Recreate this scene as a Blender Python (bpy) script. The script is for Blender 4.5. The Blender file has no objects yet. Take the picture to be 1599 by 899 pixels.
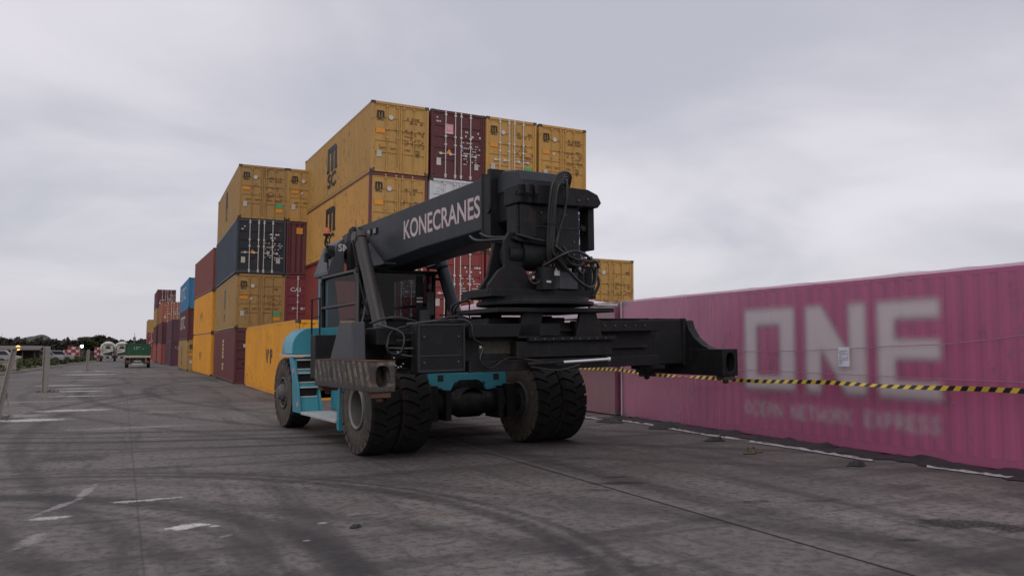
import bpy, bmesh, math, random
from mathutils import Matrix, Vector
R = math.radians
C = bpy.context.scene.collection
S = bpy.context.scene
random.seed(7)

# ------------------------------------------------------------------ camera
cam_d = bpy.data.cameras.new("camera"); cam = bpy.data.objects.new("camera", cam_d); C.objects.link(cam)
cam_d.sensor_width = 36.0; cam_d.lens = 1267.157/1599*36; cam_d.clip_end = 3000; cam_d.clip_start = .05
cam.matrix_world = Matrix.Translation((0, 0, 1.765)) @ Matrix.Rotation(R(-25.581), 4, 'Z') @ Matrix.Rotation(R(90+4.318), 4, 'X') @ Matrix.Rotation(R(.285), 4, 'Z')
S.camera = cam

# ------------------------------------------------------------------ world, sun, exposure
SUN_EL, SUN_AZ = 38, 205          # azimuth measured clockwise from +Y
w = bpy.data.worlds.new("World"); S.world = w; w.use_nodes = True
nt = w.node_tree; nt.nodes.clear()
def N(nt, t, **k):
    n = nt.nodes.new(t)
    for a, b in k.items(): setattr(n, a, b)
    return n
def MATH(nt, op, a, b=None, c=None, clamp=False):
    n = nt.nodes.new('ShaderNodeMath'); n.operation = op; n.use_clamp = clamp
    for i, v in enumerate((a, b, c)):
        if v is None: continue
        if isinstance(v, (int, float)): n.inputs[i].default_value = v
        else: nt.links.new(v, n.inputs[i])
    return n.outputs[0]
def MIXC(nt, fac, a, b, mode='MIX'):
    n = nt.nodes.new('ShaderNodeMix'); n.data_type = 'RGBA'; n.blend_type = mode
    for i, v in ((0, fac), (6, a), (7, b)):
        if isinstance(v, (int, float)): n.inputs[i].default_value = v
        elif isinstance(v, (tuple, list)): n.inputs[i].default_value = (*v[:3], 1)
        else: nt.links.new(v, n.inputs[i])
    return n.outputs[2]
def SMOOTH(nt, v, lo, hi):
    n = nt.nodes.new('ShaderNodeMapRange'); n.interpolation_type = 'SMOOTHSTEP'
    nt.links.new(v, n.inputs[0]); n.inputs[1].default_value = lo; n.inputs[2].default_value = hi
    return n.outputs[0]
def NOISE(nt, vec, scale, detail=4, rough=.55, dist=0):
    n = nt.nodes.new('ShaderNodeTexNoise'); n.inputs['Scale'].default_value = scale
    n.inputs['Detail'].default_value = detail; n.inputs['Roughness'].default_value = rough; n.inputs['Distortion'].default_value = dist
    if vec is not None: nt.links.new(vec, n.inputs['Vector'])
    return n.outputs[0]
def MAPV(nt, vec, loc=(0,0,0), rot=(0,0,0), scale=(1,1,1)):
    n = nt.nodes.new('ShaderNodeMapping'); nt.links.new(vec, n.inputs[0])
    n.inputs[1].default_value = loc; n.inputs[2].default_value = rot; n.inputs[3].default_value = scale
    return n.outputs[0]
sky = N(nt, 'ShaderNodeTexSky'); sky.sky_type = 'NISHITA'; sky.sun_disc = False
sky.sun_elevation = R(SUN_EL); sky.sun_rotation = R(SUN_AZ); sky.air_density = 1; sky.dust_density = 2
tc = N(nt, 'ShaderNodeTexCoord')
sep = N(nt, 'ShaderNodeSeparateXYZ'); nt.links.new(tc.outputs['Generated'], sep.inputs[0])
zz = MATH(nt, 'ADD', MATH(nt, 'MAXIMUM', sep.outputs[2], 0), .22)
cx = MATH(nt, 'DIVIDE', sep.outputs[0], zz); cy = MATH(nt, 'DIVIDE', sep.outputs[1], zz)
comb = N(nt, 'ShaderNodeCombineXYZ'); nt.links.new(cx, comb.inputs[0]); nt.links.new(cy, comb.inputs[1])
c1 = NOISE(nt, comb.outputs[0], 1.1, 7, .5, .35)
c2 = NOISE(nt, MAPV(nt, comb.outputs[0], (4.3, 1.7, 0)), .55, 3, .5)
cl = MATH(nt, 'ADD', MATH(nt, 'MULTIPLY', c1, .6), MATH(nt, 'MULTIPLY', c2, .4))
cf = SMOOTH(nt, cl, .37, .62)
cloud = MIXC(nt, cf, (.475, .475, .535), (.735, .70, .745))
hz = SMOOTH(nt, sep.outputs[2], .0, .16)
cloud = MIXC(nt, hz, (.60, .585, .63), cloud)
skyc = MIXC(nt, 1.0, sky.outputs[0], (.1, .1, .1), 'MULTIPLY')
fin = MIXC(nt, .9, skyc, cloud)
bg = N(nt, 'ShaderNodeBackground'); nt.links.new(fin, bg.inputs[0]); bg.inputs[1].default_value = 1.0
wo = N(nt, 'ShaderNodeOutputWorld'); nt.links.new(bg.outputs[0], wo.inputs[0])
sun_d = bpy.data.lights.new("sun", 'SUN'); sun_d.energy = .75; sun_d.angle = R(35); sun_d.color = (1, .95, .9)
sun = bpy.data.objects.new("sun", sun_d); C.objects.link(sun)
sun.rotation_euler = (R(90-SUN_EL), 0, R(180-SUN_AZ))
S.view_settings.view_transform = 'Standard'; S.view_settings.look = 'None'
S.view_settings.exposure = 0.16; S.view_settings.gamma = 1; S.view_settings.use_curve_mapping = False

# ------------------------------------------------------------------ helpers
class MB:
    def __init__(s, flip=False): s.v = []; s.f = []; s.m = []; s.mi = 0; s.flip = flip
    def add(s, vs, fs):
        o = len(s.v)
        s.v += [(a, -b, c) for a, b, c in vs] if s.flip else [tuple(q) for q in vs]
        for f in fs: s.f.append(tuple(i+o for i in f)); s.m.append(s.mi)
        return s
    def box(s, x0, x1, y0, y1, z0, z1):
        return s.add([(x0,y0,z0),(x1,y0,z0),(x1,y1,z0),(x0,y1,z0),(x0,y0,z1),(x1,y0,z1),(x1,y1,z1),(x0,y1,z1)],
                     [(0,3,2,1),(4,5,6,7),(0,1,5,4),(1,2,6,5),(2,3,7,6),(3,0,4,7)])
    def prism(s, poly, plane, a0, a1):
        def mk(p, a):
            x, y = p
            return {'yz': (a, x, y), 'xz': (x, a, y), 'xy': (x, y, a)}[plane]
        n = len(poly)
        return s.add([mk(p, a0) for p in poly]+[mk(p, a1) for p in poly],
              [tuple(range(n))[::-1], tuple(range(n, 2*n))]+[(i, (i+1) % n, n+(i+1) % n, n+i) for i in range(n)])
    def cyl(s, p0, p1, r0, r1=None, n=16, caps=True):
        r1 = r0 if r1 is None else r1
        p0 = Vector(p0); p1 = Vector(p1); d = (p1-p0).normalized()
        a = d.orthogonal().normalized(); b = d.cross(a)
        vs = [p0+(a*math.cos(t)+b*math.sin(t))*r0 for t in [2*math.pi*i/n for i in range(n)]]
        vs += [p1+(a*math.cos(t)+b*math.sin(t))*r1 for t in [2*math.pi*i/n for i in range(n)]]
        fs = [(i, (i+1) % n, n+(i+1) % n, n+i) for i in range(n)]
        if caps: fs += [tuple(range(n))[::-1], tuple(range(n, 2*n))]
        return s.add(vs, fs)
    def tube(s, pts, r, n=6, k=4):
        P = [Vector(p) for p in pts]
        if k > 1 and len(P) > 2:           # Catmull-Rom
            Q = []
            for i in range(len(P)-1):
                p0 = P[max(i-1, 0)]; p1 = P[i]; p2 = P[i+1]; p3 = P[min(i+2, len(P)-1)]
                for j in range(k):
                    t = j/k
                    Q.append(.5*((2*p1)+(p2-p0)*t+(2*p0-5*p1+4*p2-p3)*t*t+(3*p1-p0-3*p2+p3)*t**3))
            P = Q+[P[-1]]
        vs = []; fs = []; a = None
        for i, p in enumerate(P):
            d = (P[min(i+1, len(P)-1)]-P[max(i-1, 0)]).normalized()
            a = (a-d*a.dot(d)).normalized() if a is not None and (a-d*a.dot(d)).length > 1e-4 else d.orthogonal().normalized()
            b = d.cross(a)
            vs += [p+(a*math.cos(2*math.pi*j/n)+b*math.sin(2*math.pi*j/n))*r for j in range(n)]
        for i in range(len(P)-1):
            fs += [(i*n+j, i*n+(j+1) % n, (i+1)*n+(j+1) % n, (i+1)*n+j) for j in range(n)]
        fs += [tuple(range(n))[::-1], tuple(range((len(P)-1)*n, len(P)*n))]
        return s.add(vs, fs)
    def lathe(s, prof, axis='x', c=(0, 0, 0), n=40):   # prof: list of (along, radius)
        vs = []
        for a, r in prof:
            for i in range(n):
                t = 2*math.pi*i/n
                q = {'x': (a, r*math.cos(t), r*math.sin(t)), 'y': (r*math.cos(t), a, r*math.sin(t)), 'z': (r*math.cos(t), r*math.sin(t), a)}[axis]
                vs.append((q[0]+c[0], q[1]+c[1], q[2]+c[2]))
        fs = [(k*n+i, k*n+(i+1) % n, (k+1)*n+(i+1) % n, (k+1)*n+i) for k in range(len(prof)-1) for i in range(n)]
        return s.add(vs, fs)
    def mesh(s, name, mats=(), smooth=None, recalc=True):
        me = bpy.data.meshes.new(name); me.from_pydata(s.v, [], s.f)
        for m in mats: me.materials.append(m)
        me.polygons.foreach_set('material_index', s.m)
        if recalc:
            bm = bmesh.new(); bm.from_mesh(me); bmesh.ops.recalc_face_normals(bm, faces=bm.faces); bm.to_mesh(me); bm.free()
        if smooth is not None:
            me.polygons.foreach_set('use_smooth', [True]*len(me.polygons)); me.set_sharp_from_angle(angle=R(smooth))
        me.update()
        return me
    def build(s, name, mats, parent=None, smooth=None, bevel=0, recalc=True):
        if not isinstance(mats, (list, tuple)): mats = [mats]
        o = bpy.data.objects.new(name, s.mesh(name, mats, smooth, recalc)); C.objects.link(o)
        if parent is not None: o.parent = parent
        if bevel:
            md = o.modifiers.new('bevel', 'BEVEL'); md.width = bevel; md.segments = 2; md.limit_method = 'ANGLE'; md.angle_limit = R(40)
        return o
def inst(me, name, parent=None, loc=None):
    o = bpy.data.objects.new(name, me); C.objects.link(o)
    if parent is not None: o.parent = parent
    if loc: o.location = loc
    return o
def tag(o, label=None, cat=None, group=None, kind=None):
    if label: o['label'] = label
    if cat: o['category'] = cat
    if group: o['group'] = group
    if kind: o['kind'] = kind
    return o
def thing(name, label, cat, loc=(0,0,0), rz=0, group=None):
    o = bpy.data.objects.new(name, None); C.objects.link(o); o.location = loc; o.rotation_euler = (0, 0, rz); o.empty_display_size = .2
    return tag(o, label, cat, group)
def copy_tree(o, parent=None):
    c = o.copy(); C.objects.link(c)
    if parent is not None: c.parent = parent
    for ch in o.children: copy_tree(ch, c)
    return c
_tc = {}
def text_geo(s, bold=0.0):
    if (s, bold) in _tc: return _tc[(s, bold)]
    cu = bpy.data.curves.new('t', 'FONT'); cu.body = s; cu.size = 1; cu.offset = bold; cu.resolution_u = 4
    ob = bpy.data.objects.new('t', cu); C.objects.link(ob)
    me = bpy.data.meshes.new_from_object(ob.evaluated_get(bpy.context.evaluated_depsgraph_get()))
    v = [p.co.copy() for p in me.vertices]; f = [tuple(p.vertices) for p in me.polygons]
    x0 = min(p.x for p in v); x1 = max(p.x for p in v); y0 = min(p.y for p in v); y1 = max(p.y for p in v)
    v = [((p.x-x0)/(x1-x0), (p.y-y0)/(y1-y0)) for p in v]
    bpy.data.objects.remove(ob); bpy.data.curves.remove(cu); bpy.data.meshes.remove(me)
    _tc[(s, bold)] = (v, f, (x1-x0)/(y1-y0)); return _tc[(s, bold)]
def add_text(mb, s, fn, wd, ht, bold=.01):
    """fn maps (a along reading direction, b up) in metres to a point"""
    v, f, _ = text_geo(s, bold)
    mb.add([fn(a*wd, b*ht) for a, b in v], f)

# ------------------------------------------------------------------ materials
def newmat(name):
    m = bpy.data.materials.new(name); m.use_nodes = True; nt = m.node_tree
    return m, nt, nt.nodes['Principled BSDF']
def paint(name, rgb, rough=.55, wear=.5, rust=.3, scale=1.0, metal=0, bump=.0, dust=(.30, .27, .23), streak=True, spec=.4):
    m, nt, b = newmat(name)
    tc = N(nt, 'ShaderNodeTexCoord'); oi = N(nt, 'ShaderNodeObjectInfo')
    va = N(nt, 'ShaderNodeVectorMath', operation='ADD'); nt.links.new(tc.outputs['Object'], va.inputs[0])
    sc = N(nt, 'ShaderNodeVectorMath', operation='SCALE'); sc.inputs[0].default_value = (37, 19, 0); nt.links.new(oi.outputs['Random'], sc.inputs['Scale'])
    nt.links.new(sc.outputs[0], va.inputs[1]); V = va.outputs[0]
    n1 = NOISE(nt, V, .9*scale, 6, .6); 
    br = MATH(nt, 'MULTIPLY_ADD', n1, .5, .75)
    col = MIXC(nt, 1.0, rgb, br, 'MULTIPLY')
    if wear:
        if streak: n2 = NOISE(nt, MAPV(nt, V, scale=(7*scale, 7*scale, .45*scale)), 1.0, 5, .6)
        else: n2 = NOISE(nt, V, 4*scale, 6, .65)
        f2 = MATH(nt, 'MULTIPLY', SMOOTH(nt, n2, .46, .72), wear)
        col = MIXC(nt, f2, col, dust)
    if rust:
        n3 = NOISE(nt, MAPV(nt, V, (3, 7, 1), scale=(1, 1, .6)), 5*scale, 8, .7)
        n4 = NOISE(nt, V, .7*scale, 2)
        f3 = MATH(nt, 'MULTIPLY', SMOOTH(nt, MATH(nt, 'MULTIPLY_ADD', n4, .35, n3), .74, .84), rust)
        col = MIXC(nt, f3, col, (.11, .045, .02))
    nt.links.new(col, b.inputs['Base Color'])
    rg = MATH(nt, 'MULTIPLY_ADD', n1, .3, rough-.15, clamp=True); nt.links.new(rg, b.inputs['Roughness'])
    b.inputs['Metallic'].default_value = metal; b.inputs['Specular IOR Level'].default_value = spec
    if bump:
        bp = N(nt, 'ShaderNodeBump'); bp.inputs['Strength'].default_value = bump; bp.inputs['Distance'].default_value = .02
        nt.links.new(NOISE(nt, V, 14*scale, 6, .6), bp.inputs['Height']); nt.links.new(bp.outputs[0], b.inputs['Normal'])
    return m
def emis(name, rgb, st):
    m, nt, b = newmat(name); b.inputs['Base Color'].default_value = (*rgb, 1)
    b.inputs['Emission Color'].default_value = (*rgb, 1); b.inputs['Emission Strength'].default_value = st
    return m
PC = {  # container paints
 'tan':   (.42, .245, .072), 'tan_b': (.45, .25, .066), 'tan_c': (.34, .205, .070), 'ochre': (.51, .275, .072),
 'maroon':(.095, .024, .028), 'maroon_b':(.095, .026, .034), 'red': (.21, .040, .035), 'brown': (.135, .036, .036), 'brick': (.20, .055, .045),
 'salmon':(.27, .075, .062), 'orange_brown': (.30, .095, .05),
 'navy':  (.035, .048, .072), 'black_blue': (.014, .018, .026), 'blue': (.035, .17, .33), 'dark_blue': (.03, .045, .13),
 'yellow':(.70, .305, .020), 'white': (.52, .54, .56), 'magenta': (.52, .050, .200), 'crimson': (.22, .014, .045), 'plum': (.085, .032, .045), 'wine': (.17, .030, .040)}
MAT = {}
def pm(k):
    if k not in MAT: c = PC[k]; MAT[k] = paint('paint_'+k, c, .6, .32, .45, .8, dust=tuple(v*.55+a for v, a in zip(c, (.018, .012, .008))), bump=.05)
    return MAT[k]
dark_steel = paint('dark_frame_steel', (.05, .032, .028), .7, .3, .5, 2)
galv = paint('galvanised_bar', (.52, .50, .49), .5, .2, .1, 3)
white_mark = paint('white_marking', (.50, .48, .48), .6, .15, 0, 2)
black_mark = paint('black_marking', (.012, .013, .018), .6, .1, 0, 2)
teal_mark = paint('dark_teal_marking', (.04, .085, .075), .6, .1, 0, 2)
cream_mark = paint('cream_marking', (.50, .36, .17), .6, .1, 0, 2)
brown_mark = paint('dark_brown_marking', (.115, .065, .025), .6, .1, 0, 2)
orange_mark = paint('orange_sticker', (.62, .24, .02), .6, .1, 0, 2)
orange_dark = paint('dark_orange_marking', (.36, .13, .012), .6, .1, 0, 2)
green_mark = paint('green_sticker', (.05, .33, .13), .6, .1, 0, 2)
grey_mark = paint('pale_grey_placard', (.42, .40, .37), .6, .2, 0, 2)
pink_mark = paint('pink_sticker', (.62, .22, .28), .6, .1, 0, 2)
red_mark = paint('red_sticker', (.5, .05, .05), .6, .1, 0, 2)

# ------------------------------------------------------------------ ground
def sst(a, b, t):
    t = min(max((t-a)/(b-a), 0), 1); return t*t*(3-2*t)
def gz(x, y):
    return -.0045*max(0, min(y, 190)-35) + .07*sst(3.2, 9.0, x)*(1-sst(28, 45, y))
def ground_mat():
    m, nt, b = newmat('worn_concrete_yard')
    g = N(nt, 'ShaderNodeNewGeometry'); P = g.outputs['Position']
    sp = N(nt, 'ShaderNodeSeparateXYZ'); nt.links.new(P, sp.inputs[0]); X, Y = sp.outputs[0], sp.outputs[1]
    # flatten z
    cb = N(nt, 'ShaderNodeCombineXYZ'); nt.links.new(X, cb.inputs[0]); nt.links.new(Y, cb.inputs[1]); Q = cb.outputs[0]
    nl = NOISE(nt, Q, .13, 5, .6); nm = NOISE(nt, Q, .8, 7, .65); nf = NOISE(nt, Q, 9, 6, .7); ng = NOISE(nt, Q, 60, 3, .7)
    base = MIXC(nt, SMOOTH(nt, nl, .35, .68), (.104, .091, .086), (.192, .170, .161))
    base = MIXC(nt, MATH(nt, 'MULTIPLY', SMOOTH(nt, nm, .42, .75), .5), base, (.27, .245, .235))
    base = MIXC(nt, MATH(nt, 'MULTIPLY', SMOOTH(nt, nf, .44, .62), .72), base, (.060, .054, .053))
    base = MIXC(nt, MATH(nt, 'MULTIPLY', SMOOTH(nt, ng, .50, .70), .50), base, (.21, .195, .19))
    wob = MATH(nt, 'MULTIPLY', MATH(nt, 'SUBTRACT', NOISE(nt, Q, .5, 3), .5), .5)
    dn = NOISE(nt, MAPV(nt, Q, scale=(3, 3, 1)), 1.6, 9, .78)
    crumb = SMOOTH(nt, NOISE(nt, Q, 26, 5, .75), .40, .58)
    def over(base, fac, col): return MIXC(nt, fac, base, col)
    # drag streaks across the yard (low angle smears)
    st = NOISE(nt, MAPV(nt, Q, rot=(0, 0, R(12)), scale=(.12, 1.5, 1)), 1.0, 6, .62)
    base = over(base, MATH(nt, 'MULTIPLY', SMOOTH(nt, st, .50, .66), .60), (.052, .045, .045))
    st2 = NOISE(nt, MAPV(nt, Q, (5, 9, 0), rot=(0, 0, R(-4)), scale=(1.3, .10, 1)), 1.0, 6, .62)
    base = over(base, MATH(nt, 'MULTIPLY', SMOOTH(nt, st2, .51, .66), .62), (.050, .045, .045))
    # tyre tracks as arcs
    def arc(base, c, r, wd, k, col=(.027, .025, .027), double=None):
        dx = MATH(nt, 'SUBTRACT', X, c[0]); dy = MATH(nt, 'SUBTRACT', Y, c[1])
        d = MATH(nt, 'SQRT', MATH(nt, 'ADD', MATH(nt, 'MULTIPLY', dx, dx), MATH(nt, 'MULTIPLY', dy, dy)))
        d = MATH(nt, 'ADD', MATH(nt, 'SUBTRACT', d, r), MATH(nt, 'MULTIPLY', wob, .25))
        e = MATH(nt, 'ABSOLUTE', d)
        f = MATH(nt, 'SUBTRACT', 1.0, SMOOTH(nt, e, wd*.25, wd))
        f = MATH(nt, 'MULTIPLY', f, MATH(nt, 'MULTIPLY', SMOOTH(nt, dn, .22, .55), min(1, k*1.05)))
        return over(base, f, col)
    for c, r, wd, k in (((-2.1, 7.14), 5.81, .20, .60), ((-2.1, 7.14), 6.1, .10, .5), ((-3.73, 6.4), 5.52, .30, .62), ((-3.73, 6.4), 5.0, .12, .35),
                        ((4.71, 35.66), 19.18, .24, .7), ((4.71, 35.66), 18.4, .16, .6), ((4.71, 35.66), 20.4, .22, .45), ((4.71, 35.66), 17.4, .3, .5), ((31.7, 19.35), 34.31, .3, .55), ((31.7, 19.35), 33.4, .25, .45),
                        ((32, 35.8), 33.35, .3, .5), ((32, 35.8), 31.0, .3, .45), ((32, 35.8), 35.2, .25, .35), ((-6, 2), 10.5, .3, .4), ((-6, 2), 12.6, .35, .35), ((-9, -3), 17.5, .3, .3),
                        ((60, 12), 54.0, .4, .4), ((60, 12), 51.6, .4, .35), ((20, -4), 14.4, .35, .3)):
        base = arc(base, c, r, wd, k)
    # scattered small dark spots and pale flecks
    vo = nt.nodes.new('ShaderNodeTexVoronoi'); vo.inputs['Scale'].default_value = 1.1; nt.links.new(Q, vo.inputs['Vector'])
    spot = MATH(nt, 'SUBTRACT', 1.0, SMOOTH(nt, MATH(nt, 'ADD', vo.outputs['Distance'], MATH(nt, 'MULTIPLY', MATH(nt, 'SUBTRACT', dn, .5), .25)), .02, .06))
    base = over(base, MATH(nt, 'MULTIPLY', spot, .6), (.040, .036, .036))
    vo2 = nt.nodes.new('ShaderNodeTexVoronoi'); vo2.inputs['Scale'].default_value = .9; nt.links.new(MAPV(nt, Q, (3.3, 1.1, 0)), vo2.inputs['Vector'])
    fl = MATH(nt, 'SUBTRACT', 1.0, SMOOTH(nt, MATH(nt, 'ADD', vo2.outputs['Distance'], MATH(nt, 'MULTIPLY', MATH(nt, 'SUBTRACT', dn, .5), .2)), .01, .035))
    base = over(base, MATH(nt, 'MULTIPLY', fl, .5), (.32, .30, .29))
    crk = NOISE(nt, Q, .55, 8, .62); crk = MATH(nt, 'ABSOLUTE', MATH(nt, 'SUBTRACT', crk, .5))
    base = over(base, MATH(nt, 'MULTIPLY', MATH(nt, 'SUBTRACT', 1.0, SMOOTH(nt, crk, .0, .004)), .35), (.05, .045, .044))
    # irregular stains and splashes: (x, y, rx, ry, rot, hardness noise, colour, strength)
    def blob(base, x, y, rx, ry, rot, col, k, amp=1.0):
        v = MAPV(nt, Q, scale=(1, 1, 1)); mp = v.node
        mp.vector_type = 'TEXTURE'; mp.inputs[1].default_value = (x, y, 0); mp.inputs[2].default_value = (0, 0, R(rot)); mp.inputs[3].default_value = (rx, ry, 1)
        ln = N(nt, 'ShaderNodeVectorMath', operation='LENGTH'); nt.links.new(v, ln.inputs[0])
        d = MATH(nt, 'ADD', ln.outputs['Value'], MATH(nt, 'MULTIPLY', MATH(nt, 'SUBTRACT', dn, .5), 2.6*amp))
        f = MATH(nt, 'MULTIPLY', MATH(nt, 'SUBTRACT', 1.0, SMOOTH(nt, d, .45, 1.0)), k)
        f = MATH(nt, 'MULTIPLY', f, MATH(nt, 'MULTIPLY_ADD', crumb, .55, .5, clamp=True))
        return over(base, f, col)
    oil = (.020, .018, .018); wh = (.70, .68, .68); pale = (.36, .335, .325)
    for a in ((7.55, 5.5, .42, .22, -28, oil, .85), (7.85, 5.12, .22, .16, 0, oil, .8), (6.55, 5.27, .12, .05, -20, oil, .8), (5.9, 9.1, .34, .12, -24, oil, .75), (6.2, 9.5, .22, .07, -20, oil, .7), (5.4, 8.8, .2, .08, -20, oil, .55),
              (6.6, 7.3, .2, .08, -10, oil, .6), (7.3, 7.0, .25, .08, -10, oil, .5), (9.0, 7.2, .3, .18, 0, oil, .45), (-.6, 14.8, .5, .4, 0, oil, .6), (.6, 13.2, .5, .14, 0, oil, .5), (4.3, 7.9, .15, .1, 0, oil, .3),
              (.63, 8.77, .26, .13, 15, wh, .85, 1.2), (.9, 8.7, .08, .05, 0, wh, .7), (-.61, 9.8, .26, .1, 10, wh, .6, 1.2), (-.33, 11.4, .07, .6, -8, pale, .75, 1.3), (-.55, 10.5, .06, .6, -24, pale, .7, 1.3), (.35, 10.48, .42, .08, 4, wh, .65, 1.6), (-.68, 8.8, .1, .35, -12, pale, .6, 1.2),
              (.95, 8.2, .12, .05, 30, pale, .5), (1.9, 8.4, .06, .04, 0, wh, .5), (1.6, 7.7, .05, .04, 0, wh, .4), (2.3, 8.7, .14, .05, 30, pale, .4),
              (-1.9, 22.9, .9, .5, 0, wh, .75, 1.2), (-1.2, 26.0, 1.2, .5, 5, wh, .6, 1.4), (-2.4, 24.4, .8, .8, 0, pale, .8, 1.2), (-2.6, 44, 1.5, 1.0, 0, wh, .5, 1.3), (-1.5, 40, 1.2, .7, 0, wh, .45, 1.4), (-1.5, 37.4, 1.2, .6, 0, wh, .6, 1.3), (-1.4, 33.5, 1.2, .5, 0, wh, .45, 1.4), (-2.6, 30.5, 1.8, .5, 0, pale, .4, 1.4),
              (-2, 64, 2.2, 1.5, 0, wh, .7, 1.3), (-2.2, 74, 2.0, 1.5, 0, wh, .6, 1.3), (-1.5, 52, 1.5, 1.0, 0, pale, .6, 1.3), (.3, 20, 1.6, .35, 6, pale, .5, 1.4), (1.2, 24.5, 1.4, .4, 0, pale, .35, 1.4), (3.0, 8.2, .3, .15, 0, (.22, .16, .12), .3)):
        if a[5] is oil: a = (a[0], a[1], a[2]*1.35, a[3]*1.35, a[4], a[5], min(1, a[6]*1.25))
        base = blob(base, *a)
    # faint construction joints
    def line(base, xa, wd, k, col):
        e = MATH(nt, 'ABSOLUTE', MATH(nt, 'ADD', MATH(nt, 'SUBTRACT', X, xa), MATH(nt, 'MULTIPLY', wob, .04)))
        return over(base, MATH(nt, 'MULTIPLY', MATH(nt, 'SUBTRACT', 1.0, SMOOTH(nt, e, wd*.4, wd)), k), col)
    base = line(base, .22, .016, .45, (.045, .04, .04)); pass
    base = line(base, 5.70, .07, .22, (.17, .155, .15))
    for ya in (7.4, 19.4, 31):
        e = MATH(nt, 'ABSOLUTE', MATH(nt, 'SUBTRACT', Y, ya)); base = over(base, MATH(nt, 'MULTIPLY', MATH(nt, 'SUBTRACT', 1.0, SMOOTH(nt, e, .006, .014)), .3), (.05, .045, .045))
    nt.links.new(base, b.inputs['Base Color'])
    nt.links.new(MATH(nt, 'MULTIPLY_ADD', nm, .35, .62, clamp=True), b.inputs['Roughness']); b.inputs['Specular IOR Level'].default_value = .25
    bp = N(nt, 'ShaderNodeBump'); bp.inputs['Strength'].default_value = .35; bp.inputs['Distance'].default_value = .012
    hh = MATH(nt, 'ADD', MATH(nt, 'MULTIPLY', nf, .7), MATH(nt, 'MULTIPLY', ng, .5)); nt.links.new(hh, bp.inputs['Height']); nt.links.new(bp.outputs[0], b.inputs['Normal'])
    return m
def grid(name, xs, ys, fz, mat, kind='structure'):
    mb = MB(); nx = len(xs)
    mb.add([(x, y, fz(x, y)) for y in ys for x in xs], [(j*nx+i, j*nx+i+1, (j+1)*nx+i+1, (j+1)*nx+i) for j in range(len(ys)-1) for i in range(nx-1)])
    o = mb.build(name, mat, smooth=60, recalc=False); o['kind'] = kind; return o
xs = [-900, -500, -300, -150, -80, -40, -20, -10]+[-6+i*.75 for i in range(30)]+[18, 22, 30, 50, 90, 160, 300, 600, 900]
ys = [-60, -30, -15, -5]+[i*2.0 for i in range(0, 40)]+[85, 95, 110, 130, 150, 170, 190, 260, 400, 700, 1300]
grid('ground', xs, ys, gz, ground_mat())
jm, jn, jb = newmat('joint_filler'); jb.inputs['Base Color'].default_value = (.016, .015, .016, 1); jb.inputs['Roughness'].default_value = .85
grid('expansion_joint', [5.60, 5.628], [-4+i*1.0 for i in range(48)], lambda x, y: gz(x, y)+.004, jm)
# kerb and verge on the far left
def kx(y): return -7.22+(y-63.2)*.0444
kerb_m = paint('kerb_concrete', (.30, .28, .25), .8, .3, 0, 1)
mb = MB(); Y = [20, 40, 60, 80, 100, 126, 150, 185]
vs = []
for y in Y: vs += [(kx(y)-.2, y, gz(0, y)-.05), (kx(y), y, gz(0, y)-.05), (kx(y), y, gz(0, y)+.12), (kx(y)-.2, y, gz(0, y)+.12)]
mb.add(vs, [(i*4+j, i*4+(j+1) % 4, (i+1)*4+(j+1) % 4, (i+1)*4+j) for i in range(len(Y)-1) for j in range(4)])
mb.build('kerb', kerb_m)['kind'] = 'structure'
vm, vn, vb = newmat('verge_soil')
g = N(vn, 'ShaderNodeNewGeometry'); nn = NOISE(vn, g.outputs['Position'], .35, 6, .65)
vn.links.new(MIXC(vn, SMOOTH(vn, nn, .4, .65), (.035, .042, .018), (.11, .095, .06)), vb.inputs['Base Color']); vb.inputs['Roughness'].default_value = .95
mb = MB(); vs = []; Y2 = [20+i*6 for i in range(28)]
for y in Y2:
    for k, (dx, dz) in enumerate(((-.2, .121), (-2, .3), (-6, .35), (-15, .3), (-60, .3), (-300, .4))):
        vs.append((kx(y)+dx, y, gz(0, y)+dz+random.uniform(-.06, .08)*(k > 0)))
mb.add(vs, [(i*6+j, i*6+j+1, (i+1)*6+j+1, (i+1)*6+j) for i in range(len(Y2)-1) for j in range(5)])
mb.build('grass_verge', vm, smooth=80)['kind'] = 'structure'
# distant hill
hm, hn, hb = newmat('distant_hillside')
g = N(hn, 'ShaderNodeNewGeometry'); nn = NOISE(hn, g.outputs['Position'], .05, 8, .7)
hn.links.new(MIXC(hn, SMOOTH(hn, nn, .42, .6), (.040, .038, .040), (.085, .075, .070)), hb.inputs['Base Color']); hb.inputs['Roughness'].default_value = 1
def hill(x, y):
    t = (y-420)/110.0
    import math as _m
    ridge = 4.6*math.exp(-((x+33)/9)**2)+5.0*math.exp(-((x+58)/11)**2)+2.5*math.exp(-((x+100)/40)**2)+2.2*math.exp(-((x+10)/14)**2)+3.0
    ridge += .5*math.sin(x*.51)+.35*math.sin(x*1.17+1)+.25*math.sin(x*2.3)
    return -1.5+ridge*math.exp(-t*t)
grid('hill', [-300+i*10 for i in range(20)]+[-100+i*.8 for i in range(150)]+[24+i*10 for i in range(20)], [340+i*10 for i in range(20)], hill, hm)

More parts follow.
